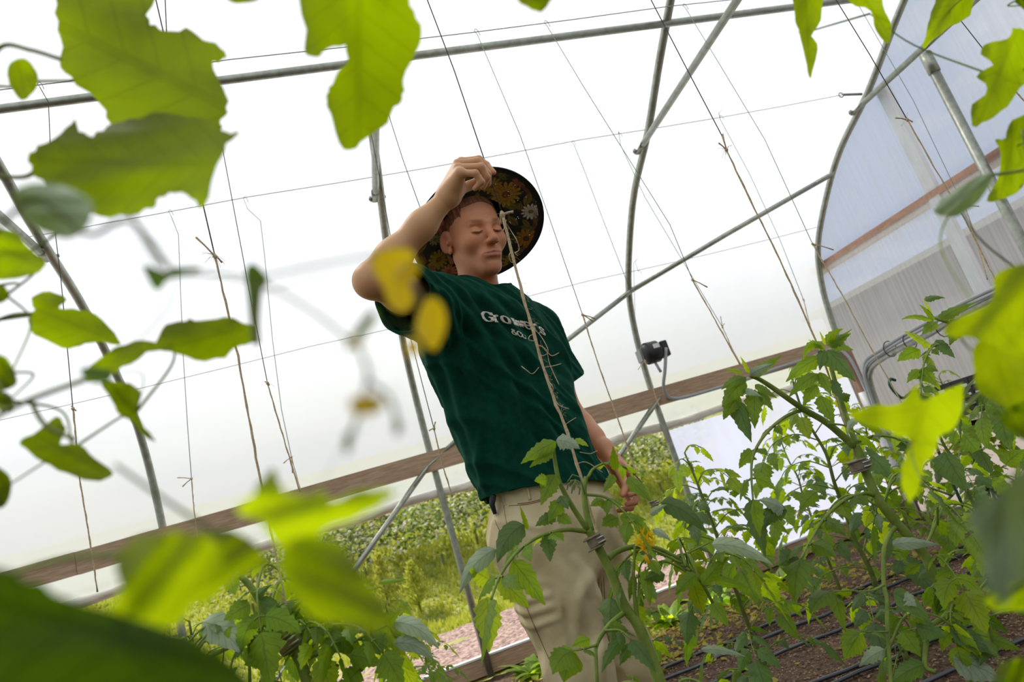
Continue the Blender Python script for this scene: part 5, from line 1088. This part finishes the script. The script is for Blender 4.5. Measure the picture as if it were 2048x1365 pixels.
for k in range(5):
    for s in (-1, 1): mb.box((cx+s*sx/2, cy-sy/2+sy*k/4, cz+.10), (.016, .016, .20))
part(mb, 'slatted_sides', M_BLACK, root, False); mb = MB(); mb.box((cx, cy, cz+.008), (sx, sy, .014)); part(mb, 'crate_base', M_BLACK, root, False)
# green wire support hook
M_GREENP = mat('dark_green_plastic', (.01, .07, .04), .4)
mb = MB(); c = P(1790, 780, 3.4); mb.tube(spline([c+Vector((.03, 0, .05)), c+Vector((.0, 0, .065)), c+Vector((-.02, 0, .03)), c+Vector((0, 0, -.03)), c+Vector((.03, 0, -.06)), c+Vector((.09, 0, -.05)), c+Vector((.10, 0, -.12)), c+Vector((.10, 0, -c.z+.0))], 5), .009, 7); tag(mb.build('plant_support', M_GREENP), 'dark green hooked plant support before the grey wall base', 'plant support')

# ================================================================ outside
M_SHED = mat('grey_shed_cladding', (.16, .165, .16), .9, col2=(.24, .245, .24), nscale=2)
M_SHEDB = mat('dark_shed_base', (.10, .095, .085), .9, col2=(.14, .13, .115), nscale=3)
M_GRAVEL = mat('tan_gravel', (.34, .25, .18), .95, col2=(.50, .38, .29), nscale=40, bump=.6)
root = empty('shed', (10, 4, 0)); tag(root, 'long grey shed seen hazily through the polycarbonate end wall', 'shed')
mb = MB(); mb.box((10.5, 3, 1.55), (3.0, 16, 2.2)); part(mb, 'shed_wall', M_SHED, root, False); mb = MB(); mb.box((10.45, 3, .72), (3.0, 15.9, 1.60)); part(mb, 'wall_base', M_SHEDB, root, False)
mb = MB(); mb.box((10.4, 3, 2.68), (3.4, 16.4, .10)); part(mb, 'roof_edge', M_GALV, root, False)
struct(groundmesh('path', XE+.1, 9.0, -8, 14, 30, 40, lambda x, y: -.03, M_GRAVEL))
M_MULCH = mat('pinkish_mulch', (.13, .075, .06), .95, col2=(.55, .38, .32), nscale=30, bump=1, bscale=60)
struct(groundmesh('ground_bed', -12, XE, 5.0, 7.6, 120, 24, lambda x, y: -.02+.03*nz(x, y, 4), M_MULCH))
mb = MB(); rg = random.Random(31)
for k in range(52000):
    x = rg.uniform(-7, 6); y = 7.6+rg.random()**1.3*7; z = lawn_h(x, y); h = rg.uniform(.02, .075)*(1+.05*y); a = rg.uniform(0, 3.14); dx, dy = math.cos(a)*.014*(y/7), math.sin(a)*.014*(y/7)
    mb.add([(x-dx, y-dy, z), (x+dx, y+dy, z), (x+rg.uniform(-.03, .03), y, z+h)], [(0, 1, 2)])
M_GRASS = leaf_mat('grass_blades', (.42, .45, .06), (.60, .62, .08), .4, .6, False)
o = mb.build('grass', M_GRASS); tag(o, 'tall sunlit grass on the slope outside the side opening', 'grass', kind='stuff')
def bush(x, y, z, r, h, n, mats, label, seed, nm='flowering_bush', cat='bush', grp=None, flowers=.2):
    rg = random.Random(seed); root = empty(nm, (x, y, z)); a_ = MB(); f_ = MB()
    for k in range(n):
        th_ = rg.uniform(0, 6.28); ph_ = math.acos(rg.uniform(-.2, 1)); rr_ = rg.random()**.35; p = Vector((x+r*rr_*math.sin(ph_)*math.cos(th_), y+r*rr_*math.sin(ph_)*math.sin(th_), z+h*(.45+.5*rr_*math.cos(ph_)))); d = Vector((rg.uniform(-1, 1), rg.uniform(-1, 1), rg.uniform(-.4, .8)))
        t = f_ if rg.random() < flowers else a_; leaflet(t, p, d, (rg.uniform(-1, 1), rg.uniform(-1, 1), 1), .10 if t is a_ else .07, .05 if t is a_ else .06, .2, 2, .1, .2, 0, rg, 3)
    part(a_, 'foliage', mats[0], root)
    if f_.v: part(f_, 'flowers', mats[1], root)['kind'] = 'stuff'
    mb = MB(); mb.tube([(x, y, z-.05), (x, y, z+h*.22)], .02, 6); part(mb, 'stem', M_STEMD, root); tag(root, label, cat, grp)
L_BUSH = leaf_mat('bush_leaf', (.12, .17, .04), (.28, .36, .06), .4, .6, False)
M_WFL = leaf_mat('cream_flower', (.80, .74, .58), (.7, .65, .5), .3, .7, False)
for i in range(13):
    px0 = 470+i*76; y0 = 10.6+.5*math.sin(i*2.1); p = P(px0, 1100-px0*.13, y0); zz0 = lawn_h(p.x, y0)
    bush(p.x, y0, zz0-.1, .75, 1.25, 760, (L_BUSH, M_WFL), '%s cream flowering bush from the left along the top of the grass slope' % ordn[i].capitalize(), 300+i, grp='cream flowering bushes', flowers=.30)
def feathery(x, y, h, label, seed):
    rg = random.Random(seed); z = lawn_h(x, y); root = empty('feathery_sapling', (x, y, z)); mb = MB(); mb.tube([(x, y, z-.03), (x+.02, y, z+h)], [.014, .004], 6); part(mb, 'stem', M_STEMD, root); mb = MB()
    for k in range(420):
        t = .15+.85*rg.random(); p = Vector((x+.02*t, y, z+h*t)); a = rg.uniform(0, 6.28); L_ = .28*(1.15-t)*rg.uniform(.5, 1); e = p+Vector((math.cos(a)*L_, math.sin(a)*L_, L_*.5)); mb.tube([p, e], .0016, 3, cap=False)
        for _ in range(4): q = p.lerp(e, rg.uniform(.3, 1)); mb.add([q, q+Vector((.01, 0, .01)), q+Vector((rg.uniform(-.03, .03), rg.uniform(-.03, .03), .04))], [(0, 1, 2)])
    part(mb, 'foliage', M_GRASS, root); tag(root, label, 'sapling', 'feathery saplings')
for x_, y_, h_, lb in ((P(780, 1230, 8.2).x, 8.2, .95, 'feathery green sapling right of the strut, outside on the grass'), (P(735, 1240, 8.0).x, 8.0, .7, 'short feathery sapling beside the foot of the diagonal strut'), (P(835, 1200, 9.0).x, 9.0, .6, 'thin feathery sapling beside the steel hoop leg')): feathery(x_, y_, h_, lb, int(h_*100))

# ================================================================ leaves close to the lens
NEARC = {}
def near_leaf(parent, poly, D, m, bow=.012, tilt=(0, 0), axis=None, seed=0, name='leaf'):
    """a leaf blade at its own distance from the camera, its rim cut as it grows, bowed and tilted in depth"""
    pl = [np.array(p, float) for p in poly]; n0 = len(pl); q = []
    for i in range(n0):
        a, b, c, d = pl[i-1], pl[i], pl[(i+1) % n0], pl[(i+2) % n0]
        for k in range(3):
            t = k/3; q.append(.5*((2*b)+(-a+c)*t+(2*a-5*b+4*c-d)*t*t+(-a+3*b-3*c+d)*t**3))
    q = np.array(q); c = q.mean(0)
    u = (q-c); cov = u.T@u; w_, v_ = np.linalg.eigh(cov); ax = v_[:, 1]; sx_ = np.abs(u@ax).max(); sy_ = np.abs(u@v_[:, 0]).max()+1e-6
    rg = random.Random(int(abs(c[0])*3+abs(c[1]))); span = max(sx_, sy_)
    if span > 30 and m is not M_PETAL:          # small teeth along the rim
        nq = []
        for i, p in enumerate(q):
            t_ = q[(i+1) % len(q)]-q[i-1]; t_ = t_/(np.hypot(*t_)+1e-6); nq.append(p+np.array([t_[1], -t_[0]])*rg.uniform(-.022, .022)*span)
        q = np.array(nq)
    from mathutils.geometry import delaunay_2d_cdt
    mb = MB(); n = len(q); st = max(3.0, span/9); lo = q.min(0); hi = q.max(0); ins = []
    def inside(p):
        r_ = False; j = n-1
        for i in range(n):
            if (q[i][1] > p[1]) != (q[j][1] > p[1]) and p[0] < (q[j][0]-q[i][0])*(p[1]-q[i][1])/(q[j][1]-q[i][1])+q[i][0]: r_ = not r_
            j = i
        return r_
    gx = np.arange(lo[0]+st*.5, hi[0], st); gy = np.arange(lo[1]+st*.5, hi[1], st)
    for i, x_ in enumerate(gx):
        for y_ in gy:
            p = np.array([x_, y_])
            if inside(p) and np.min(np.hypot(q[:, 0]-x_, q[:, 1]-y_)) > st*.45: ins.append(p)
    V2 = [Vector((p[0], p[1])) for p in q]+[Vector((p[0], p[1])) for p in ins]
    vv, ee, ff, _, _, _ = delaunay_2d_cdt(V2, [(i, (i+1) % n) for i in range(n)], [list(range(n))], 1, 1e-4)
    for p in vv:
        d_ = np.array([p.x, p.y])-c; a_ = (d_@ax)/sx_; b_ = (d_@v_[:, 0])/sy_
        dep = D+bow*(b_*b_)*1.2-.6*bow*a_*a_+tilt[0]*a_+tilt[1]*b_+.25*bow*math.sin(5*a_+2*seed)*b_+.18*bow*math.sin(9*b_+4*a_)
        mb.v.append(tuple(PD(p.x, p.y, dep))); mb.uv[len(mb.v)-1] = (b_, (a_+1)/2)
    for f_ in ff:
        if inside(sum((np.array([vv[k].x, vv[k].y]) for k in f_))/len(f_)): mb.f.append(tuple(f_)); mb.mi.append(0)
    NEARC.setdefault(parent.name, []).append(PD(c[0], c[1], D))
    return part(mb, name, m, parent)
def near_stem(parent, pts, D, r, m=None, name='stem'):
    mb = MB(); q = spline([PD(x, y, (D if not isinstance(D, (list, tuple)) else D[i])) for i, (x, y) in enumerate(pts)], 6); mb.tube(q, [r if not isinstance(r, tuple) else r[0]+(r[1]-r[0])*k/(len(q)-1) for k in range(len(q))], 8); return part(mb, name, m or M_STEM, parent)
g0 = PD(-120, 1500, .62); fl_ = empty('tomato_plant', (g0.x, g0.y, 0)); tag(fl_, 'blurred tomato plant close to the lens, its leaves filling the left edge', 'tomato plant')
near_stem(fl_, [(-300, 2600), (-140, 1700), (-70, 1200), (-50, 800), (-30, 500), (-40, 200), (-60, -60)], [1.15, .8, .62, .58, .56, .56, .56], (.009, .006))
for poly, D, m, kw in (
    ([(112, 10), (115, -30), (300, -30), (292, 30), (310, 52), (345, 58), (385, 60), (420, 85), (445, 95), (456, 118), (428, 125), (430, 150), (452, 190), (455, 225), (440, 240), (445, 262), (420, 292), (350, 305), (280, 300), (225, 275), (214, 235), (200, 200), (165, 180), (130, 145), (122, 110), (118, 60)], .56, L_FG, dict(bow=.02, tilt=(.03, .0))),
    ([(60, 315), (75, 292), (120, 265), (150, 240), (160, 262), (185, 270), (215, 252), (260, 238), (330, 228), (400, 238), (450, 262), (478, 268), (455, 290), (436, 330), (420, 375), (402, 418), (382, 395), (350, 385), (318, 395), (305, 415), (260, 430), (200, 432), (150, 415), (95, 375), (65, 342)], .46, L_FG, dict(bow=.02, tilt=(.02, .02))),
    ([(20, 127), (45, 116), (68, 134), (76, 165), (60, 192), (42, 200), (22, 175), (15, 150)], .56, L_FG, dict(bow=.004)),
    ([(-20, 468), (30, 465), (60, 498), (92, 527), (60, 552), (-20, 555)], .50, L_FG, dict()),
    ([(62, 595), (100, 585), (132, 600), (118, 618), (160, 620), (190, 630), (228, 668), (238, 692), (182, 684), (150, 696), (110, 690), (70, 670), (56, 640), (68, 620)], .60, L_FG, dict(bow=.01)),
    ([(170, 745), (215, 702), (250, 687), (310, 682), (332, 650), (370, 640), (400, 642), (450, 634), (500, 650), (514, 682), (480, 690), (450, 714), (390, 720), (340, 702), (310, 702), (260, 726), (215, 752), (178, 762)], .50, L_FG, dict(bow=.01)),
    ([(203, 765), (260, 768), (282, 790), (274, 830), (298, 866), (312, 885), (285, 872), (262, 842), (240, 832), (224, 800)], .48, L_FG, dict()),
    ([(40, 882), (80, 860), (112, 834), (132, 858), (122, 888), (160, 890), (190, 918), (228, 946), (200, 962), (150, 955), (100, 932), (60, 906)], .48, L_FG, dict(bow=.01)),
    ([(-15, 575), (8, 572), (18, 590), (8, 604), (-15, 606)], .5, L_FG, dict()), ([(-15, 715), (12, 715), (30, 745), (30, 772), (-15, 780)], .45, L_FG, dict()), ([(-15, 782), (22, 790), (24, 826), (-15, 812)], .45, L_FG, dict()), ([(-15, 935), (12, 945), (24, 970), (12, 1010), (-15, 1012)], .45, L_FG, dict()),
    ([(30, 378), (80, 366), (128, 372), (180, 400), (182, 440), (150, 475), (100, 470), (55, 445), (34, 410)], .26, L_GREY, dict(bow=.008)),
    ([(285, 530), (330, 545), (345, 535), (400, 535), (385, 545), (335, 560), (322, 580), (305, 575)], .27, L_DARK, dict(bow=.003)),
    ([(490, 540), (510, 528), (535, 560), (520, 590), (515, 640), (500, 650), (495, 590)], .28, L_DARK, dict(bow=.003)),
    ([(160, 740), (185, 735), (225, 745), (215, 765), (180, 765)], .30, L_DARK, dict(bow=.002)),
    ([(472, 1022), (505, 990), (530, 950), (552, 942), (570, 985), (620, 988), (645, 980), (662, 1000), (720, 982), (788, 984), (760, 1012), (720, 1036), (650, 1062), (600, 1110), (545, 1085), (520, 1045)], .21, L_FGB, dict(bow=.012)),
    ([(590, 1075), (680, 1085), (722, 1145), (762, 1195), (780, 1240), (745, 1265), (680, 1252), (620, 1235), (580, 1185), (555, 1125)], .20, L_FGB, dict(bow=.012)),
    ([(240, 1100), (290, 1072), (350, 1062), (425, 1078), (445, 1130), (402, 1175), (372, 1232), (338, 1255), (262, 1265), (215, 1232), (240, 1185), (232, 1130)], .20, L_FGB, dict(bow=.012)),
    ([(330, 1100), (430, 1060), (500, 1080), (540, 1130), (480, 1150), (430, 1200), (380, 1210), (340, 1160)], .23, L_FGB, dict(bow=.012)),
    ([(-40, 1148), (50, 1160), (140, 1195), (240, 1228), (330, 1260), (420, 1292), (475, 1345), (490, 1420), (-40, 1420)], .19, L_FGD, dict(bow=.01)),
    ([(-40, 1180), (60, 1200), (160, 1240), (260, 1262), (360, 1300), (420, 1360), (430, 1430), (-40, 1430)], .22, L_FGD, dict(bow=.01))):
    near_leaf(fl_, poly, D, m, **kw)
for pts, D, r in (([(-40, 180), (0, 95), (60, 100), (120, 118)], .5, .0016), ([(-50, 660), (20, 632), (62, 628)], .58, .0016), ([(-40, 350), (40, 355), (70, 345)], .48, .0016), ([(-50, 500), (60, 400), (110, 420), (180, 470), (260, 440), (330, 530)], .24, .0009), ([(260, 420), (300, 500), (345, 540), (500, 560), (620, 620), (720, 700)], .20, .0005),
                  ([(500, 560), (640, 530), (750, 510)], .20, .0005), ([(515, 570), (510, 640), (512, 690)], .28, .0018), ([(-40, 850), (60, 800), (170, 760)], .34, .0014), ([(60, 800), (90, 850), (150, 880)], .4, .0014), ([(230, 930), (330, 1000), (420, 1060), (480, 1100)], .24, .0007), ([(-60, 1180), (120, 1120), (260, 1110)], .28, .0012)):
    near_stem(fl_, pts, D, r, M_STEM if D > .25 else M_STEMD, 'leaf_stalk')
for poly, D in (([(745, 512), (790, 496), (828, 508), (815, 560), (828, 600), (808, 624), (780, 612), (764, 570), (748, 545)], .24), ([(852, 598), (882, 605), (894, 650), (870, 702), (845, 682), (830, 655)], .24), ([(812, 684), (832, 680), (842, 704), (815, 712)], .20), ([(790, 540), (830, 520), (838, 545), (800, 575)], .22), ([(700, 800), (740, 790), (770, 805), (745, 830), (705, 825)], .17), ([(700, 675), (722, 680), (720, 695), (702, 692)], .17)):
    near_leaf(fl_, poly, D, M_PETAL, bow=.002, name='petal')
for poly in ([(690, 870), (705, 865), (700, 905), (688, 905)], [(790, 845), (805, 850), (800, 870), (788, 868)], [(740, 620), (752, 640), (700, 700), (690, 690)]): near_leaf(fl_, poly, .18, L_DARK, bow=.001, name='bud')
near_stem(fl_, [(720, 700), (735, 760), (700, 880)], .18, .0006, M_STEMD, 'leaf_stalk'); near_stem(fl_, [(735, 760), (780, 800), (795, 855)], .18, .0006, M_STEMD, 'leaf_stalk')
fm = empty('tomato_plant', (.12, -.32, 0)); tag(fm, 'tomato plant above the lens whose bright lobed leaf hangs at the top middle', 'tomato plant')
near_leaf(fm, [(612, -30), (610, 60), (612, 110), (640, 110), (655, 95), (690, 92), (696, 120), (675, 150), (658, 175), (655, 200), (665, 245), (685, 300), (712, 294), (745, 270), (775, 245), (790, 215), (808, 190), (805, 160), (834, 105), (838, 50), (820, 10), (790, -30)], .50, L_FG, bow=.015, tilt=(.03, 0))
near_leaf(fm, [(440, -30), (520, -30), (515, 0), (480, 6), (455, 0)], .5, L_FG); near_leaf(fm, [(1025, -30), (1110, -30), (1098, 5), (1082, 24), (1055, 14), (1035, 0)], .5, L_FG)
a_ = PD(705, -25, .5); b_ = PD(1065, -25, .5); t_ = Vector((.06, .12, HC+.42))
for q in (a_, b_): mb = MB(); mb.tube(spline([q, q.lerp(t_, .5)+Vector((0, 0, .06)), t_], 5), [.0012+.0014*i/10 for i in range(11)], 6); part(mb, 'leaf_stalk', M_STEM, fm)
mb = MB(); mb.tube(spline([t_, Vector((.09, -.12, HC+.45)), Vector((.12, -.30, HC+.25)), Vector((.12, -.32, .5)), Vector((.12, -.32, -.02))], 6), .006, 8); part(mb, 'stem', M_STEM, fm)
g1 = PD(2250, 1500, .7); fr = empty('tomato_plant', (g1.x, g1.y, 0)); tag(fr, 'tomato plant close by on the right, bright and pale leaves hanging over the edge', 'tomato plant')
near_stem(fr, [(2500, 2500), (2350, 1700), (2200, 1200), (2130, 800), (2110, 400), (2080, 100), (2060, -80)], [1.2, .85, .65, .6, .65, .75, .8], (.009, .005))
for poly, D, m, kw in (
    ([(1586, -30), (1644, -30), (1640, 40), (1624, 72), (1636, 100), (1620, 156), (1612, 130), (1600, 78), (1596, 60), (1590, 30)], .80, L_FG, dict(bow=.01)), ([(1690, -30), (1760, -30), (1766, 10), (1782, 50), (1776, 88), (1752, 62), (1742, 22), (1700, 6)], .8, L_FG, dict(bow=.01)),
    ([(1885, -30), (1945, -30), (1940, 30), (1902, 52), (1870, 78), (1846, 98), (1854, 60), (1864, 24)], .9, L_FG, dict(bow=.01)), ([(1975, 88), (2015, 80), (2026, 56), (2048, 62), (2062, 100), (2062, 150), (2030, 190), (2006, 222), (1975, 240), (1944, 252), (1946, 210), (1976, 178), (1952, 154), (1985, 130), (1962, 108)], .75, L_FG, dict(bow=.01)),
    ([(2025, 240), (2065, 235), (2065, 330), (2040, 380), (2010, 395), (1975, 402), (1994, 360), (2002, 310), (1990, 280), (2010, 275)], .72, L_FG, dict(bow=.01)), ([(1868, 420), (1895, 392), (1940, 362), (1985, 345), (1972, 385), (1930, 425), (1890, 434)], .5, L_GREY, dict(bow=.006)), ([(2030, 0), (2065, -20), (2065, 30), (2040, 12)], .8, L_FG, dict()),
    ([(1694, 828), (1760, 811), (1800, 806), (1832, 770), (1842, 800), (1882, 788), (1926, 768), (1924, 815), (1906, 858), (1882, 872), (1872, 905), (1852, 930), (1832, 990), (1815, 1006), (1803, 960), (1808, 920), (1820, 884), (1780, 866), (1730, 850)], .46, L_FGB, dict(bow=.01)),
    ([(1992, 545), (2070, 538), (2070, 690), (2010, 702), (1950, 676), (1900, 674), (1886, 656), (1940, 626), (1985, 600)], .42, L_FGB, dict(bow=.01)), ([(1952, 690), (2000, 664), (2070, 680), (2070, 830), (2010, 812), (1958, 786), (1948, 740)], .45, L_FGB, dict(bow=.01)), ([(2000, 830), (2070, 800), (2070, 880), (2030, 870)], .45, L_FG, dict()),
    ([(1938, 1020), (2000, 978), (2070, 930), (2070, 1140), (2030, 1170), (2005, 1210), (1975, 1170), (1962, 1100), (1945, 1060)], .20, L_GREY, dict(bow=.01)), ([(1970, 1190), (2010, 1165), (2070, 1145), (2070, 1212), (1990, 1222)], .36, L_FG, dict(bow=.005)), ([(2000, 1330), (2070, 1320), (2070, 1400), (1990, 1400)], .36, L_FG, dict())):
    near_leaf(fr, poly, D, m, **kw)
for pts, D, r in (([(1615, -20), (1700, -70), (1900, -110), (2060, -60)], .8, .0018), ([(1930, -20), (1990, -50), (2060, -60)], .85, .0018), ([(2110, 400), (2060, 330), (2045, 260)], .7, .0016), ([(2120, 700), (2040, 720), (1960, 790), (1880, 870)], .48, .0018), ([(2120, 900), (2080, 1000), (2040, 1000)], .4, .002), ([(2110, 320), (2050, 340), (1985, 350)], .6, .0014)):
    near_stem(fr, pts, D, r, name='leaf_stalk')

# stalks that carry the near leaves: each blade hangs from the nearest stalk or stem already there
def link_leaves(root, spine):
    done = [Vector(p) for p in spline(spine, 8)]; todo = list(NEARC.get(root.name, []))
    while todo:
        best = min(((a-b).length, i, j) for i, a in enumerate(todo) for j, b in enumerate(done)); a = todo.pop(best[1]); b = done[best[2]]
        mid = a.lerp(b, .5)+Vector((0, 0, .006+.03*min(best[0], .3)))+Vector(FW)*.03; dd = (a-Vector((0, 0, HC))).dot(Vector(FW)); rs = min(1, (dd/.5)**2.2); mb = MB(); mb.tube(spline([b+Vector(FW)*.006, mid, a+Vector(FW)*.007], 6), [(.0012-.0005*k/12)*rs for k in range(13)], 6); part(mb, 'leaf_stalk', M_STEM, root); done.append(a)
link_leaves(fl_, [PD(x, y, d) for (x, y), d in zip([(-140, 1700), (-70, 1200), (-50, 800), (-30, 500), (-40, 200), (-60, -60)], [.8, .62, .58, .56, .56, .56])])
link_leaves(fr, [PD(x, y, d) for (x, y), d in zip([(2350, 1700), (2200, 1200), (2130, 800), (2110, 400), (2080, 100), (2060, -80)], [.85, .65, .6, .65, .75, .8])])
